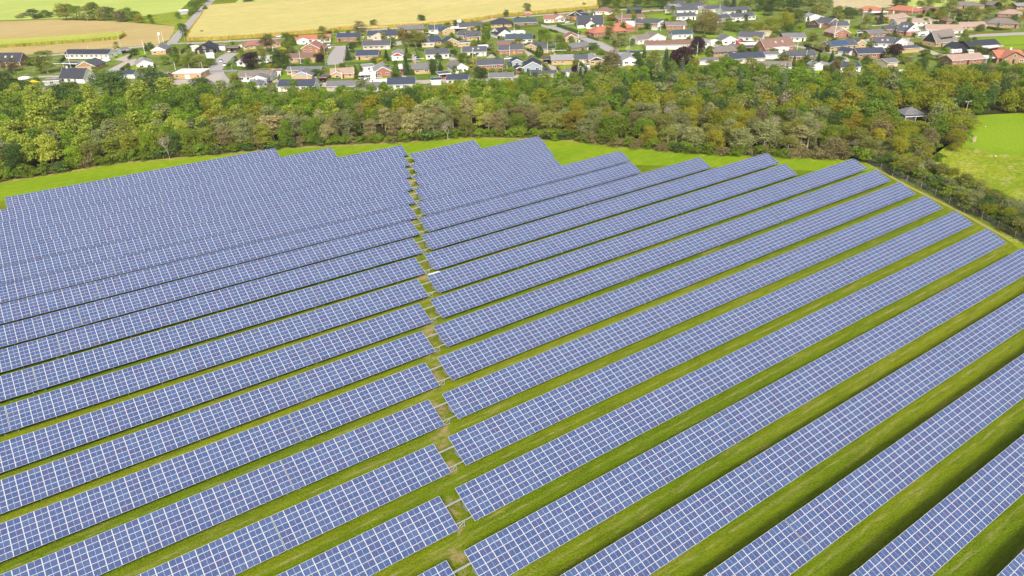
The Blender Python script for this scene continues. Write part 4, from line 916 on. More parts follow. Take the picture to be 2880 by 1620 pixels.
# ---------------------------------------------------------------- the wood between the park and the village
FRONT = [(-160,486),(0,455),(290,408),(690,372),(850,362),(1020,356),(1170,344),(1350,346),(1420,350),(1560,366),(1700,381),(2000,397),(2140,397),(2200,408),(2290,425),(2330,405),(2400,380),(2418,345),(2438,297),(2576,288),(2760,272)]
BACK = [(-160,287),(0,277),(90,264),(200,275),(350,268),(480,258),(560,252),(700,262),(1000,258),(1200,246),(1300,234),(1500,219),(1650,204),(1800,192),(1950,206),(2100,228),(2300,212),(2450,206),(2576,200),(2760,196)]
def interp(pl, x):
    for (a, b), (c, d) in zip(pl, pl[1:]):
        if a <= x <= c: return b+(d-b)*(x-a)/(c-a)
    return None
SEGS = [(290, 'at its left end'), (690, 'past the left tables'), (1020, 'past the aisle'), (1380, 'past the highest rack'), (1720, 'past the green strip'), (2020, 'past the middle racks'), (2320, 'at the fence corner'), (9999, 'beside the meadow')]
def pick(d): 
    r = RT.random()*sum(d.values())
    for k, v in d.items():
        r -= v
        if r <= 0: return k
    return k
def wood_kind(x, f):
    if x < 540:
        if f < .55: return pick(dict(yellowgreen=40, olive=10, golden=9, bright=10, green=12, dark=8, greygreen=11, goldgreen=8))
        return pick(dict(yellowgreen=14, green=32, bright=18, dark=16, olive=8, goldgreen=12))
    if x < 1330:
        if f < .40: return pick(dict(beige=24, greygreen=28, brown=7, olive=17, green=14, yellowgreen=9, bare=2))
        if f < .85: return pick(dict(bright=24, green=34, goldgreen=16, olive=8, dark=8, golden=4, yellowgreen=8))
        return pick(dict(greygreen=26, green=40, bright=20, olive=14))
    if x < 2060:
        if f < .35: return pick(dict(greygreen=27, olive=26, brown=11, golden=8, goldgreen=15, beige=7, bare=2, green=10))
        if f < .75: return pick(dict(olive=28, green=30, brown=7, goldgreen=17, dark=9, greygreen=10, spruce=5, golden=5))
        return pick(dict(green=34, olive=20, greygreen=12, bright=14, dark=12, pine=4, spruce=3))
    return pick(dict(goldgreen=42, golden=11, green=20, dark=14, olive=12, greygreen=6, brown=2))
pts = []
b0 = [gp('D', x, y) for x, y in FRONT]+[gp('D', x, y) for x, y in BACK]
x0, x1 = min(p.x for p in b0), max(p.x for p in b0); y0, y1 = min(p.y for p in b0), max(p.y for p in b0)
cell = {}
fixed = [('D',1637,232,205,60,'pine'),('D',1690,232,190,70,'pine'),('D',1757,240,205,66,'pine'),('D',1660,240,215,50,'spruce'),('D',1790,250,205,44,'spruce'),('D',620,345,318,40,'bare'),('D',427,400,342,34,'bare'),('D',1127,352,308,30,'bare'),('D',1968,300,232,52,'bare'),
         ('D',1940,344,290,46,'bare'),('D',2010,385,316,64,'beige'),('D',690,352,292,80,'beige'),('D',1475,352,300,60,'greygreen'),('D',120,360,262,70,'yellowgreen'),('D',240,345,258,70,'yellowgreen')]
for t_, a, b, c, w_, k in fixed:
    p = gp(t_, a, b); H_ = max(4, z_at(p, t_, c)); pts.append((p, a, interp(FRONT, a)-b, k, H_, w_*m_per_px(p, t_)))
    cell.setdefault((int(p.x//12), int(p.y//12)), []).append((p, 3.2))
tries = 0
while tries < 42000:
    tries += 1
    p = Vector((RT.uniform(x0, x1), RT.uniform(y0, y1), 0)); s = proj(p); dx, dyy = s[0]*.89444, s[1]*.89444
    a, b = interp(FRONT, dx), interp(BACK, dx)
    if a is None or not (b < dyy < a): continue
    if 2255 < dx < 2345 and 283 < dyy < 318: continue     # the pavilion's clearing
    if 1800 < dx < 1990 and dyy < 226 and dyy > 150: 
        if RT.random() < .5: continue
    u_ = RT.random(); r = 2.4 if u_ < .60 else 3.5 if u_ < .90 else 4.7
    c = (int(p.x//12), int(p.y//12)); bad = False
    for i in (-1, 0, 1):
        for j in (-1, 0, 1):
            for q, rq in cell.get((c[0]+i, c[1]+j), ()):
                if (q-p).length < r+rq: bad = True
    if bad: continue
    cell.setdefault(c, []).append((p, r)); f = (a-dyy)/max(1, a-b); low = (2240 < dx < 2345 and 300 < dyy < 378) or (2392 < dx < 2446 and 296 < dyy < 350)
    k = wood_kind(dx, f); h0, w0 = PROTO[k][0][2:4]; H_ = h0*RT.uniform(.70, 1.06)*(1.0 if f > .75 else .94); W_ = r*2*RT.uniform(1.12, 1.45)*(.85 if k in ('beige', 'pine', 'spruce') else 1)
    if low: k = RT.choice(('shrub', 'goldgreen', 'olive')); H_ = RT.uniform(2.5, 4.2)
    pts.append((p, dx, a-dyy, k, H_, W_))
for x in range(-60, 2310, 17):             # shrubs along the sunny edge
    a = interp(FRONT, x); p = gp('D', x+RT.uniform(-9, 9), a+RT.uniform(-1, 3)); k = RT.choice(['shrub', 'shrub', 'shrub', 'shrubdark', 'shrubbrown'] if x < 1900 else ['shrub', 'shrubbrown'])
    if 2235 < x < 2350: continue
    pts.append((p, x, 0, k, RT.uniform(2.2, 4.4), RT.uniform(3.6, 5.8)))
pts.sort(key=lambda q: q[0].length-(0 if q[3][:5] != 'shrub' else 0))
inframe = [q for q in pts if -40 < proj(q[0])[0] < 2920]
single = set(id(q) for q in inframe[:300])
print('wood trees', len(pts))
rest_c, rest_t = {}, {}
for q in pts:
    p, dx, df, k, H_, W_ = q
    a, b = interp(FRONT, dx), interp(BACK, dx); f = df/max(1, a-b)
    if id(q) in single:
        zone = 'fringing the wood' if k[:5] == 'shrub' else "at the wood's front edge" if f < .16 else "behind the wood's first trees" if f < .38 else 'deep in the wood' if f < .7 else "near the wood's far side"
        seg = next(s for lim, s in SEGS if dx < lim)
        tree(k, p, H_, W_, TREE_TXT[k].replace(' on a pale trunk', '')+' '+zone+', '+seg, 'trees of the wood')
    else:
        c, tr, h0, w0 = RT.choice(PROTO[k]); rest_c.setdefault(k, []).append((c, p, H_/h0, W_/w0, RT.uniform(0, 6.28)))
        rest_t.setdefault(k, []).append((tr, p, H_/h0, W_/w0, RT.uniform(0, 6.28)))
# the far part of the wood beyond the 300 nearest trees: one mass
Vs, Mi, mats = [], [], []
for k, lst in rest_c.items():
    mats.append(LEAF_OF(k) if False else PROTO[k][0][0].materials[0])
    for c, p, sz, sx, rz in lst:
        v = np.empty(len(c.vertices)*3, np.float32); c.vertices.foreach_get('co', v); v = v.reshape(-1, 4, 3)
        v = v[::3]*np.array([sx, sx, sz]); ctr = v.mean(1, keepdims=True); v = ctr+(v-ctr)*1.6
        ca, sa = math.cos(rz), math.sin(rz); v = np.stack([v[..., 0]*ca-v[..., 1]*sa+p.x, v[..., 0]*sa+v[..., 1]*ca+p.y, v[..., 2]], -1)
        Vs.append(v); Mi.append(np.full(len(v), len(mats)-1, np.int32))
if Vs:
    me = quads_mesh('woodland', np.concatenate(Vs), mats); me.polygons.foreach_set('material_index', np.concatenate(Mi)); me.update()
    o = mk('woodland', me); o['kind'] = 'stuff'; o['label'] = 'mixed green and olive crowns massed along the far side of the wood'; o['category'] = 'woodland'
# ---------------------------------------------------------------- trees and shrubs of the village and the fields
def nearest(p, k=0):
    return sorted(HOUSES, key=lambda h: (h.location-Vector((p[0], p[1], 0))).length)[k]['roofw']
VT = {'T1': [(700,1065,735,300,'birch'),(600,1075,900,150,'green'),(40,1055,865,120,'brown'),(205,1040,835,150,'brown'),(1050,1400,1190,290,'green'),(2135,745,620,75,'spruce'),(1960,805,700,130,'shrubdark'),(1690,845,815,45,'shrub'),(2000,1090,1015,110,'shrub'),(520,1180,1120,120,'shrub'),(440,960,860,180,'shrub'),(130,1440,1050,470,'dark'),(385,1440,1180,330,'dark'),(1640,1400,1045,540,'dark'),(2260,1400,975,450,'dark'),(930,1400,1240,150,'olive'),
  (980,290,50,270,'goldgreen'),(1130,292,85,210,'green'),(1280,300,90,200,'olive'),(1390,285,40,220,'green'),(1480,296,130,160,'olive'),(1560,292,95,170,'greygreen'),(1650,290,115,200,'green'),(1760,318,140,180,'brown'),(1870,300,118,180,'green'),(1990,296,165,170,'green'),(2030,338,212,130,'golden'),(2190,300,212,85,'green'),(2220,342,268,80,'shrub'),(480,218,130,170,'dark'),(660,258,150,170,'green'),(390,232,180,140,'shrubbrown'),(560,265,205,180,'shrubdark'),(740,245,175,110,'green'),(830,235,140,90,'olive'),(300,262,205,150,'shrubbrown')],
 'T2': [(375,505,325,155,'dark'),(690,160,82,80,'dark'),(540,170,15,160,'green'),(600,85,-40,150,'green'),(500,195,125,90,'shrub'),(470,218,160,70,'shrub'),(310,262,175,95,'bright'),(690,30,-60,120,'green'),(1290,42,-15,160,'shrubdark'),(1850,12,-25,110,'shrubdark'),(1990,8,-20,80,'shrubdark'),(640,478,418,50,'shrubdark'),(1060,628,578,55,'shrub'),
  (1540,725,510,230,'brown'),(1480,885,640,140,'birch'),(1820,622,452,165,'green'),(1560,565,478,150,'green'),(1870,745,590,190,'green'),(1770,745,650,150,'greygreen'),(1190,785,688,95,'green'),(1330,965,738,265,'purple'),(1740,965,705,285,'dark'),(1490,905,800,95,'green'),(2340,640,368,175,'birch'),(2285,872,755,140,'purple'),(300,925,755,145,'green'),(410,935,790,130,'goldgreen'),(600,965,775,240,'olive'),(480,960,785,180,'green'),(760,910,815,160,'green'),(130,905,775,130,'green'),(1600,975,888,120,'yellow'),(2060,870,820,150,'greygreen'),(1395,770,715,60,'shrubdark'),(2330,1050,985,60,'shrub'),(1110,850,780,60,'shrub'),(1280,690,640,70,'shrub'),(1980,1130,1100,60,'yellow'),(620,1275,1090,340,'dark'),(1180,1270,1180,180,'green'),(1350,1270,1215,170,'greygreen')],
 'T3': [(555,450,288,170,'brown'),(755,388,272,115,'olive'),(1410,325,205,135,'dark'),(395,458,418,80,'shrub'),(1140,565,388,120,'golden'),(1340,665,405,260,'birch'),(1230,655,450,180,'brown'),(1420,640,450,160,'brown'),(395,835,628,135,'spruce'),(930,850,688,125,'spruce'),(1215,835,655,135,'spruce'),(1215,1045,775,145,'spruce'),(1280,1045,955,65,'thuja'),(1060,1105,900,105,'thuja'),(1640,825,732,58,'thuja'),(1690,845,768,40,'thuja'),(1580,1035,815,130,'dark'),(1680,995,845,115,'spruce'),(1970,875,755,115,'green'),(2080,895,775,130,'green'),(1885,1065,908,80,'dark'),(1970,1075,968,75,'green'),(2050,1065,978,110,'green'),(2230,1105,935,235,'dark'),(495,1035,902,62,'thuja'),(525,1135,1040,105,'shrub'),(1010,575,518,100,'shrub'),(2285,615,498,115,'bright'),(2210,645,538,52,'thuja'),(2150,652,560,100,'green'),(2340,525,460,85,'shrub'),(2200,440,355,120,'shrub'),(2320,420,310,150,'green'),(2500,565,498,52,'purple'),(2215,318,268,42,'yellow'),(1780,365,318,100,'shrub'),(1830,505,455,55,'shrub'),(1840,665,612,60,'shrub'),(2400,1005,950,100,'shrub'),(905,1250,1140,62,'thuja'),(2000,800,730,120,'shrub'),(2140,815,745,130,'shrub'),(1990,320,298,60,'shrub')],
 'T4': [(220,245,138,85,'dark'),(505,192,42,125,'olive'),(1300,100,28,62,'brown'),(1320,165,88,85,'yellow'),(1550,250,165,85,'yellow'),(1420,205,143,85,'dark'),(740,615,412,225,'bright'),(390,632,540,150,'golden'),(605,600,540,60,'yellow'),(595,545,488,52,'purple'),(950,585,488,150,'birch'),(1000,745,590,235,'green'),(1660,565,298,165,'birch'),(1800,645,448,215,'greygreen'),(1740,700,590,65,'birch'),(1430,725,598,165,'dark'),(1285,735,663,42,'thuja'),(1690,1000,688,255,'brown'),(680,795,622,95,'thuja'),(700,895,818,62,'yellow'),(1740,285,110,180,'olive'),(1670,292,195,120,'golden'),(2140,805,688,52,'thuja'),(2060,1015,788,145,'dark'),(2270,1015,698,245,'birch'),(2450,935,662,85,'spruce'),(2550,955,698,130,'purple'),(1165,1065,920,115,'purple'),(1190,925,830,115,'shrub'),(1500,1005,878,115,'dark'),(1900,1035,902,105,'yellow'),(1545,1015,935,75,'thuja'),(1420,1015,938,85,'shrub'),(260,1065,948,150,'green'),(540,1085,998,145,'shrub'),(680,1085,1008,95,'shrubbrown'),(770,1080,1022,85,'shrub'),(215,1025,880,100,'shrubbrown'),(2180,405,318,135,'dark'),(910,210,150,60,'brown'),(1740,610,560,120,'shrub'),(540,540,460,90,'brown'),(1250,660,600,60,'shrub'),
  (1530,105,-25,125,'greygreen'),(1620,112,-35,140,'dark'),(1750,112,-45,165,'green'),(1900,118,-45,165,'olive'),(2050,112,-45,170,'dark'),(2200,108,-45,165,'green'),(2330,102,-45,165,'dark'),(2450,98,-55,170,'green'),(1980,300,240,60,'shrub')],
 'T5': [(100,92,-65,175,'dark'),(250,45,-85,175,'green'),(380,62,-65,125,'bright'),(530,75,-45,155,'olive'),(900,115,-65,165,'pine'),(1000,125,-55,150,'spruce'),(1120,145,-5,125,'bright'),(1220,172,-35,135,'birch'),(1350,165,-65,185,'dark'),(1480,215,58,165,'dark'),(1500,140,-75,200,'dark'),(1620,155,-85,220,'green'),(1830,175,-15,270,'dark'),(1700,70,-95,150,'dark'),(2050,185,-85,185,'birch'),(2180,205,-95,230,'olive'),(2310,185,-45,150,'greygreen'),(2450,245,85,155,'olive'),(2560,235,115,65,'green'),
  (600,475,118,290,'brown'),(760,485,228,200,'brown'),(430,445,278,165,'olive'),(655,475,178,230,'goldgreen'),(930,425,255,165,'green'),(1050,445,328,135,'green'),(1180,455,318,165,'olive'),(1330,455,298,175,'goldgreen'),(1500,475,248,230,'goldgreen'),(1700,485,158,235,'goldgreen'),(1900,345,158,205,'green'),(1760,495,328,185,'dark'),(1920,465,328,155,'bright'),(500,765,508,195,'purple'),(310,960,655,325,'purple'),(500,960,788,85,'yellow'),(50,935,658,125,'spruce'),(2110,645,468,205,'birch'),(1280,725,668,92,'shrub'),(1560,748,678,125,'shrub'),(1700,905,748,215,'greygreen'),(1840,925,772,42,'thuja'),(1920,925,828,105,'golden'),(2180,895,728,125,'spruce'),(2360,895,698,115,'spruce'),(2270,885,778,95,'green'),(2480,885,788,145,'dark'),(2140,685,628,75,'shrub'),(2220,705,648,82,'shrub'),(2310,725,618,62,'thuja'),(2500,725,658,62,'shrub'),(250,335,278,135,'shrubdark'),(880,985,818,185,'green'),(1090,1025,898,205,'dark'),(700,955,828,165,'shrubbrown'),(1850,1185,1068,95,'purple'),(2420,1005,828,145,'olive'),(1130,480,440,90,'bright'),(1420,600,580,60,'shrub'),(2600,560,500,60,'shrub')],
 'T6': [(60,248,82,135,'olive'),(190,252,92,135,'dark'),(270,248,108,145,'dark'),(640,335,102,115,'spruce'),(720,308,222,75,'yellow'),(460,405,198,195,'birch'),(870,85,-25,145,'dark'),(980,85,-35,135,'dark'),(1170,118,8,125,'olive'),(1300,75,-45,155,'green'),(1460,255,90,150,'olive'),(1560,235,-25,165,'olive'),(1430,262,148,150,'goldgreen'),(1660,265,118,155,'brown'),(1830,295,78,225,'olive'),(1960,295,118,160,'birch'),(2080,285,78,155,'olive'),(1700,305,232,85,'dark'),(2010,105,-5,125,'olive'),(2300,125,-5,175,'olive'),(2420,305,208,115,'dark'),(2540,365,148,105,'birch'),(2000,415,328,115,'greygreen'),(1340,185,108,95,'dark'),(1790,435,388,62,'shrub'),(820,805,588,225,'purple'),(440,528,448,105,'shrub'),(120,692,618,62,'shrub'),(1530,725,638,95,'bright'),(2020,765,668,95,'yellow'),(1920,725,608,175,'olive'),(1790,735,668,52,'thuja'),(1240,765,668,145,'shrub'),(1300,795,728,155,'shrub'),(1420,805,728,125,'shrub'),(250,562,470,85,'shrub'),(1100,505,448,85,'shrub'),(1650,45,-35,150,'dark'),(1760,35,-45,155,'dark'),(2480,65,-35,165,'dark'),(2560,75,-35,125,'dark'),(100,835,758,155,'shrub'),(210,1080,828,165,'birch'),(40,985,798,125,'brown'),(1450,40,-60,150,'dark'),(2200,60,-20,130,'olive')]}
for t_, L_ in VT.items():
    for a, b, c, w_, k in L_:
        p = gp(t_, a, b); H_ = max(1.2, z_at(p, t_, c)); far = proj(p)[1] < 22 or (t_ == 'T1' and b < 345) or (t_ == 'T2' and b < 520)
        if t_ == 'T1' and b < 345: w = 'in the clump between stubble and green field'
        elif t_ == 'T2' and a < 720 and b < 270: w = 'lining the country road'
        elif t_ == 'T2' and b < 520: w = 'standing at the maize field' if a < 900 else 'far beyond the maize field'
        elif (t_, k) == ('T4', 'dark') and b < 115 or t_ in ('T4', 'T5', 'T6') and proj(p)[1] < 26: w = 'in the far tree belt above the village'
        else: w = 'by the '+nearest(p)
        tree(k, p, H_, max(1.0, w_*m_per_px(p, t_)), TREE_TXT[k]+' '+w, 'village and field trees')
# low planting in the gardens, clear of the houses and the streets
BLOCK = [(h.location, 7.5) for h in HOUSES]
for o in COL.objects:
    if o.name.split('.')[0] in ('street', 'wide_street', 'main_street', 'front_street', 'ring_road', 'east_street', 'link_street', 'west_close', 'west_lane', 'forecourt', 'courtyard', 'cross_street', 'driveway', 'lower_lane', 'east_lane', 'close', 'country_road', 'car_park'):
        vs = [v.co for v in o.data.vertices]
        if len(o.data.polygons) == 1: c = sum((v for v in vs), Vector())/len(vs); BLOCK.append((c, max((v-c).length for v in vs)*.8))
        else:
            k = len(vs)//2
            for i in range(k-1):
                for u in np.linspace(0, 1, 8): BLOCK.append(((vs[i].lerp(vs[i+1], u)+vs[k+i].lerp(vs[k+i+1], u))/2, 5.0))
n_ = 0
while n_ < 270:
    h = RT.choice(HOUSES); a = RT.uniform(0, 6.28); p = h.location+Vector((math.cos(a), math.sin(a), 0))*RT.uniform(8, 17); s = proj(p)
    if not (0 < s[0] < 2880 and 40 < s[1] < 240) or any((q-p).xy.length < r for q, r in BLOCK): continue
    b_ = interp(BACK, s[0]*.89444)
    if b_ is not None and s[1]*.89444 > b_-4: continue
    n_ += 1; BLOCK.append((p, 2.5)); k = pick(dict(shrub=26, shrubdark=16, shrubbrown=5, green=24, olive=10, dark=12, thuja=6, yellow=2, greygreen=4))
    if k in ('shrub', 'shrubdark', 'shrubbrown'): tree(k, p, RT.uniform(1.3, 2.6), RT.uniform(2.0, 4.6), TREE_TXT[k]+' in the garden of the '+nearest(p), 'village and field trees')
    else: tree(k, p, RT.uniform(3.4, 6.2), RT.uniform(1.4, 1.8) if k == 'thuja' else RT.uniform(3.2, 5.6), TREE_TXT[k]+' in the garden of the '+nearest(p), 'village and field trees')
# ---------------------------------------------------------------- hedges
HEDGE_M = {'g': leaf_mat('hedge_green', (.075, .135, .018), (.13, .20, .03), .15, .02), 'o': leaf_mat('hedge_olive', (.16, .18, .03), (.24, .24, .05), .15, .02), 'p': LEAF['purple']}
def hedge(t_, pts, w=1.1, h=1.5, mk_='g', where=None):
    P = [gp(t_, *q).xy for q in pts]; rng = np.random.default_rng(len(ALL)); Q = []; core = MB(); org = P[0]
    for a, b in zip(P, P[1:]):
        d = b-a; L = d.length; d.normalize(); n = Vector((-d.y, d.x)); k = int(L*(w+2*h)*9)
        t = rng.uniform(-.01, 1.01, k); s = rng.uniform(-1, 1, k); side = rng.integers(0, 3, k)
        z = np.where(side == 0, h*(1+.05*np.sin(t*L*.9)+rng.normal(0, .03, k)), rng.uniform(0, h, k)); off = np.where(side == 0, s*w/2, np.where(side == 1, 1, -1)*w/2*(1+rng.normal(0, .06, k)))
        X = a.x+d.x*t*L+n.x*off-org.x; Y = a.y+d.y*t*L+n.y*off-org.y
        N = np.stack([np.where(side == 0, 0, np.sign(off)*n.x), np.where(side == 0, 0, np.sign(off)*n.y), np.where(side == 0, 1, .3)], 1)
        Q.append(leaf_quads(np.stack([X, Y, z], 1), N, .34, rng, .72))
        e = [(a+n*w*.44, a-n*w*.44), (b+n*w*.44, b-n*w*.44)]
        c = [(e[0][1], 0), (e[1][1], 0), (e[1][0], 0), (e[0][0], 0)]
        Q.append(np.array([[(v.x-org.x, v.y-org.y, h*.96) for v, _ in c]], float))
        for i in range(4):
            u, v = c[i][0]-org, c[(i+1) % 4][0]-org; Q.append(np.array([[(u.x, u.y, -.05), (v.x, v.y, -.05), (v.x, v.y, h*.96), (u.x, u.y, h*.96)]], float))
    me = quads_mesh('hedge', np.concatenate(Q), [HEDGE_M[mk_]]); mid = P[len(P)//2].to_3d()
    o = mk('hedge', me, None, (org.x, org.y, 0)); L_ = sum((b-a).length for a, b in zip(P, P[1:]))
    tag(o, ('tall ' if h > 1.9 else 'long ' if L_ > 22 else 'short ' if L_ < 9 else '')+'clipped '+{'g': 'green', 'o': 'yellow-green', 'p': 'purple'}[mk_]+' hedge '+(where or 'by the '+nearest(mid)), 'hedge', 'clipped garden hedges', mid)
HD = {'T1': [[(300,872),(580,852)],[(1590,767),(1770,747)],[(872,922),(960,832)],[(1760,1042),(1880,962)],[(1870,862),(1920,812)],[(2050,860),(2130,845)]],
 'T2': [[(190,652),(420,642)],[(335,757),(480,652)],[(520,642),(800,627),(950,617)],[(980,962),(1210,967)],[(980,942),(1040,892)],[(1640,1182),(2070,1167)],[(1890,937),(2380,917)],[(2255,1165),(2290,962)],[(1040,1172),(1130,1082)],[(2390,1135),(2570,1128)],[(1460,947),(1560,947)],[(2220,772),(2400,767)]],
 'T3': [[(110,1142),(470,1132)],[(270,632),(600,612)],[(420,662),(560,652)],[(340,902),(820,887)],[(850,892),(1160,887)],[(1215,1112),(1660,1102)],[(1340,702),(1400,852)],[(1345,702),(1470,712)],[(560,922),(560,1062)],[(2390,1062),(2570,1052)],[(1600,662),(1680,692)],[(2250,462),(2380,452)],[(2400,732),(2470,802)],[(1460,472),(1580,502)],[(1310,385),(1520,370)]],
 'T4': [[(10,1062),(350,1052)],[(650,322),(800,357),(1030,332)],[(1040,292),(1200,312)],[(930,372),(1200,465),(1250,485)],[(1250,492),(1440,467)],[(1350,522),(1500,572)],[(820,432),(930,462)],[(300,812),(480,802)],[(20,742),(90,802)],[(1130,752),(1560,747)],[(500,702),(700,792),(1100,752)],[(720,892),(860,1032)],[(930,962),(980,1022),(1120,1012)],[(1790,727),(2150,727)],[(1250,892),(1350,1002)],[(2110,202),(2380,182)],[(1930,502),(2060,502)],[(270,330),(370,395),(700,370)]],
 'T5': [[(530,847),(980,837)],[(1770,952),(2040,1062)],[(1430,582),(1600,592)],[(1850,622),(2000,602)],[(1220,607),(1440,617)],[(2000,652),(2240,732)],[(1960,952),(2100,957)],[(1090,600),(1240,610)]],
 'T6': [[(180,387),(370,372)],[(720,472),(930,512)],[(380,592),(640,577)],[(1050,552),(1230,542)],[(1110,602),(1330,672),(1600,652)],[(1180,602),(1330,622)],[(1650,482),(2390,432)],[(2080,382),(2400,432)],[(140,752),(370,812)],[(1060,222),(1250,217)],[(2160,262),(2340,267)],[(1710,572),(1830,602)],[(890,982),(1070,962)],[(1300,222),(1390,217)]]}
for t_, L_ in HD.items():
    for i, q in enumerate(L_): hedge(t_, q, 1.3 if (t_, i) in (('T3', 5), ('T4', 3), ('T2', 7)) else 1.0, 2.2 if (t_, i) in (('T3', 5), ('T4', 3), ('T2', 7), ('T2', 1)) else RT.uniform(1.1, 1.7), 'p' if (t_, i) == ('T5', 5) else RT.choice('gggo'))
# ---------------------------------------------------------------- maize and young crop
def crop(name, label, pts, h, top, side, edges, step=.7):
    P = [gp(*q).xy for q in pts]; n = len(P); m = MB()
    m.add([(p.x, p.y, h*.86) for p in P], [tuple(range(n))], 0)
    m.add([(p.x, p.y, -.1) for p in P]+[(p.x, p.y, h*.84) for p in P], [(i, (i+1) % n, (i+1) % n+n, i+n) for i in range(n)], 1)
    rng = np.random.default_rng(8)
    def blades(X, Y, z0, z1, mi):
        for x, y in zip(X, Y):
            a = rng.uniform(0, 3.14); w = rng.uniform(.25, .55); c, s = math.cos(a)*w, math.sin(a)*w; t = rng.uniform(-.3, .3, 2); zz = z1*rng.uniform(.85, 1.12)
            m.add([(x-c, y-s, z0), (x+c, y+s, z0), (x+c*.6+t[0], y+s*.6+t[1], zz), (x-c*.6+t[0], y-s*.6+t[1], zz)], [(0, 1, 2, 3)], mi)
    for i in edges:
        a, b = P[i], P[(i+1) % n]; L = (b-a).length; k = int(L/step)*3
        t = rng.uniform(0, 1, k); d = (b-a).normalized(); nn = Vector((-d.y, d.x)); of = rng.uniform(-.2, .8, k)
        blades(a.x+(b.x-a.x)*t+nn.x*of, a.y+(b.y-a.y)*t+nn.y*of, 0, h, 1)
    o = m.obj(name, [top, side]); o['kind'] = 'stuff'; o['label'] = label; o['category'] = 'crop'; return o
MZT = ground_mat('maize_tops', (.50, .45, .15), (.56, .49, .19), (.47, .46, .14), .015, .12, (.25, 1), -.55, 1.6, .9, (.5, .7)).mat
MZS = ground_mat('maize_stalks', (.40, .27, .05), (.46, .32, .07), (.26, .27, .05), .2, .9, (1, 1), 0, 3.0, .6, (.45, .6)).mat
YCT = ground_mat('young_crop', (.36, .42, .06), (.42, .46, .08), (.44, .42, .12), .03, .2, (.25, 1), -.5, 1.5, .6).mat
YCS = ground_mat('young_crop_edge', (.24, .26, .04), (.32, .28, .06), (.18, .22, .03), .2, .9, (1, 1), 0, 3.0, .6).mat
crop('maize_field', 'ripening yellow maize filling the field above the village', [('T2',425,572),('T2',900,556),('T2',1400,524),('T2',1900,485),('T2',2400,448),('T3',300,420),('T3',640,402),('T3',1000,392),('T3',1350,372),('T3',1800,332),('T3',2300,275),('T4',120,238),('T4',500,205),('T4',900,168),('T4',1200,142),('T4',1500,112),('T4',1480,-20),('T4',1400,-140),('T3',1500,-100),('T3',300,0),('T2',1900,28),('T2',1300,55),('T2',760,96),('T2',700,135),('T2',560,330),('T2',470,460)], 2.3, MZT, MZS, list(range(16))+[23, 24, 25])
crop('maize_strip', 'green young crop strip standing in the brown stubble field', [('T1',-300,720),('T1',0,700),('T1',600,665),('T1',1200,618),('T1',1740,575),('T1',1830,520),('T1',1790,505),('T1',1200,545),('T1',500,590),('T1',0,612),('T1',-300,620)], 2.2, YCT, YCS, [0, 1, 2, 3, 4, 5])
# ---------------------------------------------------------------- cars, trailers, caravan
PAINT = {'white': (.78, .78, .78), 'silver': (.45, .46, .48), 'black': (.02, .02, .022), 'blue': (.06, .10, .22), 'red': (.45, .03, .03), 'purple': (.14, .03, .10), 'grey': (.2, .2, .21), 'pale blue': (.25, .36, .48)}
PM = {}
for k, v in PAINT.items():
    PM[k] = plain('paint_'+k.replace(' ', '_'), v, .25, 0, .02); PM[k].node_tree.nodes['Principled BSDF'].inputs['Coat Weight'].default_value = .6
RUB = plain('tyre_rubber', (.02, .02, .02), .8); LAMP_R = plain('tail_lamp', (.4, .02, .02), .3); LAMP_W = plain('headlamp', (.7, .7, .68), .2)
def loft(sections):                       # cross-sections along x: (x, half width bottom, half width top, z0, z1)
    m = MB(); n = 8; vs = []
    for x, wb, wt, z0, z1 in sections:
        zm = z0+(z1-z0)*.55
        vs += [(x, -wb*.9, z0), (x, -wb, z0+(zm-z0)*.4), (x, -wb, zm), (x, -wt, z1), (x, wt, z1), (x, wb, zm), (x, wb, z0+(zm-z0)*.4), (x, wb*.9, z0)]
    fs = []
    for i in range(len(sections)-1):
        for j in range(n): fs.append((i*n+j, i*n+(j+1) % n, (i+1)*n+(j+1) % n, (i+1)*n+j))
    fs += [tuple(range(n-1, -1, -1)), tuple(range((len(sections)-1)*n, len(sections)*n))]
    return m.add(vs, fs)
def car_parts(L=4.3, W=1.75, Hh=1.45, van=False):
    h = L/2
    if van: S_ = [(-h, W*.42, W*.42, .3, 1.0), (-h+.05, W*.5, W*.44, .22, Hh), (h*.35, W*.5, W*.44, .22, Hh), (h*.62, W*.5, W*.45, .22, 1.15), (h-.1, W*.47, W*.44, .25, .95), (h, W*.42, W*.4, .35, .8)]
    else: S_ = [(-h, W*.42, W*.4, .38, .75), (-h+.1, W*.48, W*.45, .25, .95), (-h*.55, W*.5, W*.46, .2, .98), (h*.3, W*.5, W*.46, .2, .96), (h*.75, W*.49, W*.44, .22, .86), (h-.06, W*.46, W*.42, .28, .72), (h, W*.4, W*.38, .38, .62)]
    body = loft(S_)
    if not van: body.v += []; cab = loft([(-h*.86, W*.44, W*.40, .93, 1.0), (-h*.62, W*.45, W*.36, .93, Hh-.06), (-h*.2, W*.45, W*.36, .93, Hh), (h*.12, W*.45, W*.36, .93, Hh-.02), (h*.46, W*.45, W*.42, .93, .97)])
    else: cab = loft([(h*.18, W*.46, W*.445, 1.08, 1.1), (h*.2, W*.503, W*.46, 1.08, Hh-.12), (h*.36, W*.503, W*.46, 1.08, Hh-.08), (h*.66, W*.49, W*.47, 1.08, 1.14)])
    roof = MB().box(-h*.58, -W*.35, Hh-.04, h*.10, W*.35, Hh+.02) if not van else None
    wh = MB(); wh.tube((0, -.1, 0), (0, .1, 0), .32, n=12); rim = MB().tube((0, -.115, 0), (0, .115, 0), .19, n=8)
    return (body, cab, roof, wh, rim, h, W)
CARP = {}
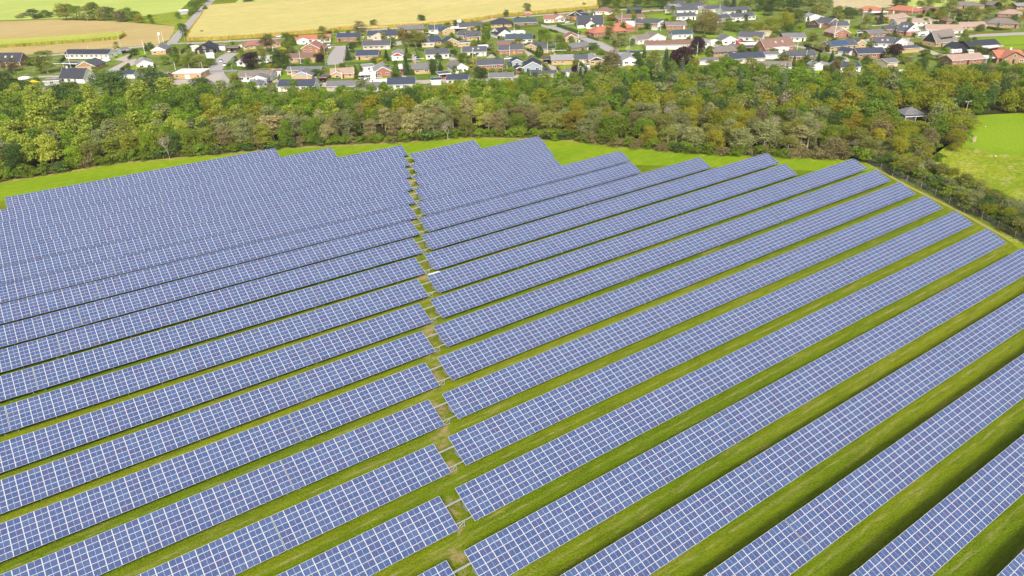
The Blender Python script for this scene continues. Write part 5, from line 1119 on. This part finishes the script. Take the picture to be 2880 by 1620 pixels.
for nm, kw in (('car', {}), ('van', dict(L=5.2, W=1.95, Hh=2.2, van=True))):
    b, c, r, w_, ri, h, W = car_parts(**kw)
    CARP[nm] = dict(body=b.mesh('body', [PM['white']]), glass=c.mesh('windows', [GLASS]), roof=r.mesh('roof', [PM['white']]) if r else None, wheel=w_.mesh('wheel', [RUB]), rim=ri.mesh('rim', [PM['silver']]),
        head=MB().box(-.03, -.16, -.07, .03, .16, .07).mesh('headlight', [LAMP_W]), tail=MB().box(-.03, -.13, -.09, .03, .13, .09).mesh('tail_light', [LAMP_R]), h=h, W=W)
def car(t_, a, b, a2, b2, colour, label, typ='car'):
    p, q = gp(t_, a, b), gp(t_, a2, b2); d = q-p; C_ = CARP[typ]; rz = math.atan2(d.y, d.x)
    o = thing('parked_'+typ, label, typ, (p.x, p.y, .05), rz, 'cars about the village')
    def paint(ob): ob.material_slots[0].link = 'OBJECT'; ob.material_slots[0].material = PM[colour]; return ob
    paint(mk('body', C_['body'], o)); mk('windows', C_['glass'], o)
    if C_['roof']: paint(mk('roof', C_['roof'], o))
    for sx in (-1, 1):
        for sy in (-1, 1):
            w_ = mk('wheel', C_['wheel'], o, (sx*C_['h']*.6, sy*(C_['W']*.5-.08), .32)); mk('rim', C_['rim'], w_)
    for sy in (-1, 1): mk('headlight', C_['head'], o, (C_['h']-.12, sy*C_['W']*.34, .66)); mk('tail_light', C_['tail'], o, (-C_['h']+.06, sy*C_['W']*.36, .74))
for a in (('T2',900,862,893,885,'white','white car parked in the cul-de-sac, upper of two'),('T2',950,915,945,940,'white','white car parked in the cul-de-sac, lower of two'),('T2',1712,516,1760,512,'white','white car on the ring road between maize and hedge'),('T2',882,728,930,726,'black','black car parked below the navy-roofed garage'),
    ('T2',1015,728,1013,745,'white','white car under the cul-de-sac carport'),('T2',1100,724,1098,740,'grey','dark car deep in the cul-de-sac carport'),('T2',1592,1165,1570,1145,'purple','purple car parked beside the taupe-roofed white house'),('T2',1470,1185,1500,1183,'blue','dark blue car in front of the taupe-roofed white house'),
    ('T2',2330,1138,2328,1155,'black','black car under the red-fascia carport'),('T2',2222,1085,2220,1110,'pale blue','grey-blue car right of the yellow grey-roofed house'),('T2',1110,870,1080,880,'blue','dark blue car left of the white gabled house'),('T3',635,1112,633,1130,'white','white car under the white carport'),
    ('T3',1742,1090,1740,1110,'red','red car under the white-framed slate carport'),('T3',1852,775,1850,800,'pale blue','silver-blue car right of the ribbed slate roof'),('T3',1335,805,1338,830,'silver','silver car on the drive below the tall spruce'),('T3',1360,835,1362,855,'black','black car nearest the clipped hedge corner'),
    ('T3',1780,482,1830,480,'black','black car in front of the yellow teal-roofed gable'),('T3',1290,378,1340,374,'silver','pale car on the ring road below the field trees'),('T4',1062,318,1110,312,'white','white car at the junction beside the pinkish roof'),('T4',240,828,290,824,'white','white car behind the blue-grey timber houses'),
    ('T4',762,1000,765,1020,'blue','dark blue car right of the blue-grey timber house'),('T4',1358,925,1366,945,'white','white car parked at the red garage door'),('T4',388,1012,388,1030,'red','dark red car in the blue-grey garage porch'),('T4',1205,348,1250,345,'black','black car left of the white steep-roofed house'),
    ('T4',1740,920,1790,915,'white','white car half hidden by the brown village tree'),('T4',2245,178,2300,172,'silver','silver car in the far car park, left one'),('T4',2390,130,2420,125,'black','dark car in the far car park near the terrace'),('T4',770,880,772,905,'grey','grey car under the dark carport'),
    ('T5',2130,345,2180,340,'white','white car behind the dark fence near the weathered roof'),('T6',1222,490,1270,482,'silver','silver car before the white garage at the street'),('T3',1150,1015,1152,1040,'red','red car in the narrow drive between conifers'),('T1',2015,895,2018,870,'red','red car at the end of the west close')): car(*a)
for a in (('T3',1952,318,2000,314,'white','big white van on the ring road at the maize edge','van'),('T2',2405,672,2425,690,'white','white van at the top of the wide street','van'),('T4',268,905,282,930,'blue','dark blue van beside the blue-grey annex','van')): car(*a)
def caravan(t_, a, b, a2, b2, L, label, stripe=True):
    p, q = gp(t_, a, b), gp(t_, a2, b2); d = q-p; o = thing('caravan', label, 'caravan', (p.x, p.y, .05), math.atan2(d.y, d.x), 'caravans in the village')
    W, h = 2.2, L/2
    loft([(-h, W*.44, W*.36, .6, 2.1), (-h+.3, W*.5, W*.44, .45, 2.5), (h-.5, W*.5, W*.44, .45, 2.5), (h, W*.46, W*.38, .55, 1.7)]).obj('body', PM['white'], o)
    for s in (-1, 1):
        for x in (-h*.5, h*.3): MB().box(x-.5, s*(W*.5+.004)-.012, 1.35, x+.5, s*(W*.5+.004)+.012, 1.85).obj('window', GLASS, o)
        if stripe: MB().box(-h+.35, s*(W*.5+.006)-.01, .62, h-.5, s*(W*.5+.006)+.01, .8).obj('stripe', PM['red'], o)
        mk('wheel', CARP['car']['wheel'], o, (0, s*(W*.5-.1), .32))
    MB().tube((h, 0, .5), (h+1.1, 0, .45), .05).obj('tow_bar', M_GALV, o)
caravan('T6',1650,722,1740,716,6.2,'white caravan with a red stripe left of the black timber house'); caravan('T6',1845,732,1890,730,3.0,'small white trailer right of the striped caravan', False)
caravan('T4',1068,1085,1070,1060,4.5,'white caravan at the front street beside the small purple tree', False); caravan('T3',1125,965,1128,990,4.5,'white caravan between two conifers left of the clipped hedge', False)
# ---------------------------------------------------------------- flagpoles and street lamps
FP = [('T1',1035,990,735),('T1',1315,828,670),('T1',2112,785,580),('T2',750,715,590),('T2',702,822,710),('T2',657,1028,865),('T2',461,972,868),('T2',266,972,873),('T2',1630,742,663),('T2',2011,885,700),('T2',2326,692,525),('T2',1276,1202,1023),('T2',1900,1133,923),('T2',2110,1148,1003),
      ('T3',236,1100,890),('T3',311,1138,1000),('T3',1605,502,333),('T3',1641,507,388),('T3',1870,502,353),('T3',1970,758,618),('T3',2131,884,698),('T3',2096,412,298),('T4',330,522,323),('T4',266,772,638),('T4',790,747,568),('T4',1220,557,428),('T4',1825,317,168),('T4',230,1067,908),('T4',713,1077,888),('T4',1222,985,888),('T4',2366,432,338),
      ('T5',496,778,588),('T5',806,222,53),('T5',1891,692,538),('T5',2001,908,698),('T5',1702,1088,878),('T5',1661,1022,888),('T5',2407,547,298),('T5',2297,627,538),('T6',26,522,298),('T6',406,292,133),('T6',1066,212,73),('T6',1632,307,258),('T6',2067,97,28),('T1',2322,628,465),('T1',2382,618,460)]
BALL = bpy.data.meshes.new('finial'); fb = MB()
for i in range(6): pass
fb.tube((0, 0, -.09), (0, 0, 0), .03, .11, 8).tube((0, 0, 0), (0, 0, .1), .11, .03, 8); BALL = fb.mesh('finial', [plain('brass_ball', (.6, .42, .1), .3, .8)])
for i, (t_, a, b, c) in enumerate(FP):
    p = gp(t_, a, b); H_ = min(13, max(4, z_at(p, t_, c))); ban = i >= len(FP)-2
    o = thing('flagpole', 'white banner pole at the road end beside the stubble field' if ban else 'white flagpole by the '+nearest(p), 'flagpole', (p.x, p.y, 0), 0, 'white flagpoles')
    MB().tube((0, 0, -.1), (0, 0, H_), .13, .08, 8).tube((0, 0, -.02), (0, 0, .35), .19, .18, 8).obj('pole', WHITE, o); mk('finial', BALL, o, (0, 0, H_+.06))
    if i == len(FP)-2:
        V = [(.06+1.3*u, .14*math.sin(u*5+v*2), H_-.2-1.9*v-.25*u) for v in (0, .25, .5, .75, 1) for u in (0, .25, .5, .75, 1)]
        V2 = [(x, y+.012, z) for x, y, z in V]; fs = [(r*5+q, r*5+q+1, r*5+q+6, r*5+q+5) for r in range(4) for q in range(4)]
        m = MB().add(V, fs); m.add(V2, [f[::-1] for f in fs]); m.obj('banner', WHITE, o)
LAMPM = plain('lamp_grey', (.42, .45, .43), .5, .2); LHEAD = plain('lamp_glass', (.75, .75, .70), .3)
for t_, a, b, c in (('T1',866,752,530),('T1',1755,672,475),('T2',401,582,380),('T2',1110,1162,1065),('T2',1056,978,840),('T2',2386,772,645),('T3',1640,1032,965),('T3',2546,1012,930),('T4',1936,688,615),('T4',165,1032,935),('T4',146,802,700),('T6',271,622,440),('T2',2365,930,838),('T3',690,870,775),('T4',1028,1010,900)):
    p = gp(t_, a, b); H_ = min(9, max(3.5, z_at(p, t_, c)))
    o = thing('street_lamp', 'grey street lamp by the '+nearest(p), 'street lamp', (p.x, p.y, 0), RT.uniform(0, 3), 'grey street lamps')
    MB().tube((0, 0, -.1), (0, 0, H_), .11, .07, 8).obj('post', LAMPM, o); h_ = MB().tube((0, 0, H_), (.55, 0, H_+.15), .04, .04, 6).box(.3, -.14, H_+.08, 1.0, .14, H_+.2).obj('lamp_head', LAMPM, o); MB().box(.4, -.1, H_+.05, .95, .1, H_+.078).obj('lens', LHEAD, h_)
# ---------------------------------------------------------------- fence along the park, shrubs behind it, the meadow
FL = [(2330,402),(2365,420),(2411,446),(2443,460),(2503,493),(2520,500),(2614,544),(2715,598),(2738,607),(2782,631),(2831,658),(2870,680),(2960,735),(3050,790)]
FP_ = [gp('S', *q).xy for q in FL]; fo = thing('wire_fence', 'wire mesh fence on wooden posts along the right edge of the solar park', 'fence', (FP_[0].x, FP_[0].y, 0))
WOOD = plain('weathered_wood', (.36, .30, .23), .9, 0, .2, 3); WIRE = plain('fence_wire', (.42, .44, .42), .5, .3)
PMESH = MB().tube((0, 0, -.1), (0, 0, 2.2), .075, .065, 8).mesh('post', [WOOD]); wm = MB(); carry = 0.0
for a, b in zip(FP_, FP_[1:]):
    L = (b-a).length; d = (b-a)/L; s = -carry
    while s+6 < L:
        s += 6
        if s >= 0: q = a+d*s; mk('post', PMESH, fo, (q.x-FP_[0].x, q.y-FP_[0].y, 0))
    carry = L-s
    A_, B_ = (a-FP_[0]).to_3d(), (b-FP_[0]).to_3d()
    for z in np.linspace(.1, 1.95, 11): wm.tube(A_+Vector((0, 0, z)), B_+Vector((0, 0, z)), .011, n=4, caps=False)
    k = int(L/.35)
    for i in range(k): q = A_.lerp(B_, i/k); wm.tube(q+Vector((0, 0, .08)), q+Vector((0, 0, 1.95)), .008, n=3, caps=False)
wm.obj('wire_mesh', WIRE, fo)
for i in range(190):
    t = (i+.5)/190; k = t*(len(FL)-2)+1; j = int(k); u = k-j; a, b = FP_[j], FP_[min(j+1, len(FP_)-1)]; d = (b-a).normalized(); nn = Vector((-d.y, d.x)); nn = nn if nn.y > 0 or nn.x > 0 else -nn
    nn = Vector((abs(d.y), abs(d.x)))*1.0 if d.x*d.y < 0 else nn
    q = a.lerp(b, u)+nn*(RT.uniform(1.8, 3.6), RT.uniform(3.6, 7.0), RT.uniform(7, 12))[i % 3]
    kd = pick(dict(shrub=20, shrubdark=20, shrubbrown=8, greygreen=12, olive=14, bare=5, goldgreen=8, dark=14)); big = kd[:5] != 'shrub'
    tree(kd, (q.x, q.y), RT.uniform(3.8, 6.0) if big else RT.uniform(2.4, 4.2), RT.uniform(3.8, 5.8), TREE_TXT[kd]+' along the wire fence', 'shrubs along the wire fence')
for a, b, h_, w_, k in ((2560,425,4,6,'goldgreen'),(2600,440,3.4,5,'golden'),(2585,462,2.8,5,'shrub'),(2625,425,3.2,4.5,'shrub'),(2540,450,3.4,5,'shrubbrown'),(2640,452,2.4,4,'shrub')):
    p = gp('S', a, b); tree(k, p, h_, w_, TREE_TXT[k]+' at the rough corner of the meadow', 'shrubs of the meadow corner')
p = gp('S', 2711, 335); H_ = max(6, z_at(p, 'S', 285))
o = thing('floodlight_mast', 'pale wooden mast with a crossbar at the edge of the bright meadow', 'mast', (p.x, p.y, 0), -.6)
MB().tube((0, 0, -.1), (0, 0, H_), .17, .11, 9).obj('mast_pole', WOOD, o); MB().box(-1.1, -.07, H_-.25, 1.1, .07, H_-.1).obj('crossbar', M_GALV, o)
for x in (-.9, .9): MB().box(x-.22, -.16, H_-.1, x+.22, .16, H_+.2).obj('floodlight', LAMPM, o)
for a, b, c, lab in ((2672.6,333,318,'grey wooden board standing left of the mast'),(2739,400,384,'grey wooden board standing alone on the mown meadow')):
    p = gp('S', a, b); H_ = max(1.2, z_at(p, 'S', c)); o = thing('notice_board', lab, 'board', (p.x, p.y, 0), -.55)
    for i in range(4): MB().box(-.56+i*.28, -.03, .12, -.56+i*.28+.26, .03, H_).obj('plank', WOOD, o)
    for x in (-.45, .45): MB().box(x-.05, .031, -.1, x+.05, .12, H_-.1).obj('leg', WOOD, o)
for a, b, lab in ((2771.8,357,'small white tee marker on the mown meadow'),(2799.4,441,'white ball-topped marker where the mown meadow meets rough grass')):
    p = gp('S', a, b); m = MB(); r = .24 if b > 400 else .16
    for i in range(5):
        z0, z1 = -r+2*r*i/5, -r+2*r*(i+1)/5; m.tube((0, 0, r+z0), (0, 0, r+z1), max(.02, math.sqrt(max(0, r*r-z0*z0))), max(.02, math.sqrt(max(0, r*r-z1*z1))), 10, caps=False)
    o = thing('field_marker', lab, 'marker', (p.x, p.y, 0)); m.obj('ball', WHITE, o); MB().tube((0, 0, -.05), (0, 0, .1), .06).obj('peg', WOOD, o)
p0, p1 = gp('S', 2540, 346), gp('S', 2602, 343); d = p1-p0; W = d.length
o = thing('pavilion', 'small open pavilion with grey pyramid roof in the trees by the meadow', 'pavilion', (p0+p1)/2, math.atan2(d.y, d.x))
r_ = roof_hip(W-1, 6.5, 2.5, 1.6, .5).obj('roof', RM['m'], o, (0, .8, .45)); MB().box(-W/2, -.6, 2.42, W/2, 7.6, 2.56).obj('canopy', RM['n'], o); MB().box(-W/2-.06, -.68, 2.36, W/2+.06, -.602, 2.6).obj('fascia', WHITE, o)
for x in (-W/2+.3, 0, W/2-.3):
    for y in (-.4, 7.3): MB().box(x-.09, y-.09, -.05, x+.09, y+.09, 2.42).obj('post', WHITE, o)
MB().box(-W/2+.8, 2.5, -.05, W/2-2.5, 6.8, 2.4).obj('wall', WM['w'], o)
# ---------------------------------------------------------------- small garden things
def at(t_, a, b): p = gp(t_, a, b); return (p.x, p.y, 0)
o = thing('party_tent', 'bright yellow garden tent beside the lowest left bungalow', 'tent', at('T1',505,1250), .4); MB().add([(-2, -2, 2), (2, -2, 2), (2, 2, 2), (-2, 2, 2), (0, 0, 3)], [(0,1,4),(1,2,4),(2,3,4),(3,0,4),(3,2,1,0)]).obj('roof', plain('yellow_fabric', (.75, .48, .02), .7), o)
for x in (-1.9, 1.9):
    for y in (-1.9, 1.9): MB().tube((x, y, -.05), (x, y, 2), .04).obj('leg', WHITE, o)
def greenhouse(t_, a, b, lab, W=2.6, D=4):
    o = thing('greenhouse', lab, 'greenhouse', at(t_, a, b), .5); gl = plain('greenhouse_glass', (.45, .52, .48), .12)
    walls(W, D, 1.6, .7, 'x').obj('glazing', gl, o); f = MB()
    for y in np.linspace(0, D, 6):
        for s in (-1, 1): f.tube((s*W/2, y, 0), (s*W/2, y, 1.6), .03, n=5).tube((s*W/2, y, 1.6), (0, y, 2.3), .03, n=5)
    f.tube((0, 0, 2.3), (0, D, 2.3), .04, n=5); f.obj('frame', WHITE, o)
greenhouse('T4',2330,420,'pale glass greenhouse in front of the slate-roofed brick house'); greenhouse('T6',235,315,'white-framed greenhouse on the lawn beside the cream slate-roofed house', 3.2, 3.2); greenhouse('T3',2200,860,'long glass greenhouse beside the brick house with a porch', 2.6, 5)
o = thing('slide', 'pink plastic garden slide beside the dark hedge above the wood', 'slide', at('T5',1855,1065), .9)
MB().slab([(-1.4, -.25, .15), (1.1, -.25, 1.5), (1.1, .25, 1.5), (-1.4, .25, .15)], .06).obj('chute', plain('pink_plastic', (.70, .22, .2), .4), o)
for y in (-.22, .22): MB().tube((1.5, y, -.05), (1.1, y, 1.5), .035).obj('leg', M_GALV, o)
for i in range(4): MB().tube((1.45-.1*i, -.2, .25+.33*i), (1.45-.1*i, .2, .25+.33*i), .02).obj('rung', M_GALV, o)
o = thing('swing_frame', 'white garden swing frame on the lawn above the long white hall', 'swing', at('T4',1912,705), .3)
for s in (-1, 1):
    for y in (-.8, .8): MB().tube((s*1.5, y, -.05), (s*1.3, 0, 2.3), .06).obj('leg', WHITE, o)
MB().tube((-1.4, 0, 2.3), (1.4, 0, 2.3), .06).obj('crossbar', WHITE, o)
for x in (-.5, .5):
    s = MB().box(x-.25, -.12, .45, x+.25, .12, .5).obj('seat', RUB, o); MB().tube((x-.2, 0, .5), (x-.2, 0, 2.25), .012, n=4).tube((x+.2, 0, .5), (x+.2, 0, 2.25), .012, n=4).obj('rope', M_GALV, s)
def boat_cover(t_, a, b, lab, rz):
    o = thing('covered_boat', lab, 'boat', at(t_, a, b), rz); loft([(-3, .6, .1, .5, .9), (-2.2, 1.05, .15, .35, 1.7), (0, 1.2, .15, .3, 2.0), (2, .9, .12, .35, 1.6), (3.1, .1, .05, .7, 1.0)]).obj('cover', WHITE, o)
    for s in (-1, 1): mk('wheel', CARP['car']['wheel'], o, (-.4, s*.9, .3))
    MB().tube((3, 0, .55), (4.2, 0, .45), .05).obj('tow_bar', M_GALV, o)
boat_cover('T1',1540,905,'boat under a white cover right of the long white double house', .2); boat_cover('T1',360,1165,'white covered boat on a trailer behind the left wood', .1)
for a, lab in ((('T3',1660,1085),'yellow sign'),): pass
for t_, a, b, lab in (('T2',2415,1085,'red garden shed cabinet right of the red-fascia carport'),):
    o = thing('garden_cabinet', lab, 'cabinet', at(t_, a, b), .4); MB().box(-.5, -.4, 0, .5, .4, 1.7).obj('body', WM['r'], o); MB().box(-.56, -.46, 1.7, .56, .46, 1.78).obj('lid', WM['r'], o); MB().box(-.44, -.425, .1, .44, -.402, 1.6).obj('door', WM['r'], o)
# board fences of the gardens
def board_fence(t_, pts, h, m, lab):
    P = [gp(t_, *q) for q in pts]; o = thing('board_fence', lab, 'fence', P[0]); f = MB()
    for a, b in zip(P, P[1:]):
        d = b-a; L = d.length; d.normalize(); n = Vector((-d.y, d.x, 0))*.03; A_, B_ = a-P[0], b-P[0]
        f.add([A_-n, B_-n, B_+n, A_+n]+[v+Vector((0, 0, h)) for v in (A_-n, B_-n, B_+n, A_+n)], [(0,1,5,4),(1,2,6,5),(2,3,7,6),(3,0,4,7),(4,5,6,7)])
        for i in range(int(L/2)+1): q = A_+d*min(L, i*2.0); mk('post', FPOST, o, q+n*4)
    f.obj('boards', m, o)
FPOST = MB().box(-.06, -.06, -.1, .06, .06, 1.75).mesh('post', [WOOD])
board_fence('T3', [(745,1138),(1080,1130)], 1.3, WHITE, 'low white board fence along the front street below the brick gable'); board_fence('T2', [(1690,1130),(1760,990)], 1.6, WM['g'], 'blue-grey board fence beside the white red-roofed garage')
board_fence('T5', [(1990,390),(2190,385)], 1.7, WM['k'], 'black board fence below the pale weathered roof'); board_fence('T5', [(1680,1075),(1815,1065)], 1.4, WM['k'], 'dark board fence below the blue-fronted house')
board_fence('T3', [(330,920),(330,830)], 1.3, WM['d'], 'brown board fence beside the wide street'); board_fence('T2', [(1150,660),(1215,655)], 1.5, WM['w'], 'pale board fence left of the dull-red hipped house'); board_fence('T4', [(505,1005),(705,1003)], 1.0, WM['k'], 'low black fence in front of the blue-grey timber house')
# ---------------------------------------------------------------- a little haze in the air
HAZE = .0001
hm = bpy.data.materials.new('haze_air'); hm.use_nodes = True; ht = hm.node_tree; ht.nodes.clear()
hv = ht.nodes.new('ShaderNodeVolumePrincipled'); hv.inputs['Color'].default_value = (.93, .95, .98, 1); hv.inputs['Density'].default_value = HAZE; hv.inputs['Anisotropy'].default_value = .2
ho_ = ht.nodes.new('ShaderNodeOutputMaterial'); ht.links.new(hv.outputs[0], ho_.inputs['Volume'])
hz = MB().box(-2600, -700, -1.1, 3600, 5500, 120).obj('haze', hm); hz['kind'] = 'stuff'; hz['label'] = 'thin pale haze over the fields and village'; hz['category'] = 'haze'
# ---------------------------------------------------------------- each label must single out one thing
by = {}
for o, p in ALL: by.setdefault(o['label'], []).append((proj(Vector((p[0], p[1], 1)))[0], o))
for lab, lst in by.items():
    if len(lst) < 2: continue
    lst.sort(key=lambda q: q[0]); n = len(lst)
    for i, (_, o) in enumerate(lst):
        if n == 2: s = 'left one' if i == 0 else 'right one'
        elif i == 0: s = 'leftmost'
        elif i == n-1: s = 'rightmost'
        elif i < n/2 or n > 49: s = ORD[i+1]+' from left'
        else: s = ORD[n-i]+' from right'
        o['label'] = lab+', '+s
for h in HOUSES:
    if 'roofw' in h: del h['roofw']
for o, _ in ALL:
    k = len(o['label'].split())
    if k > 16 or k < 4: print('LABEL LENGTH', k, o['label'])
print('things', len(ALL), 'objects', len(bpy.data.objects), 'max dup', max(len(v) for v in by.values()))
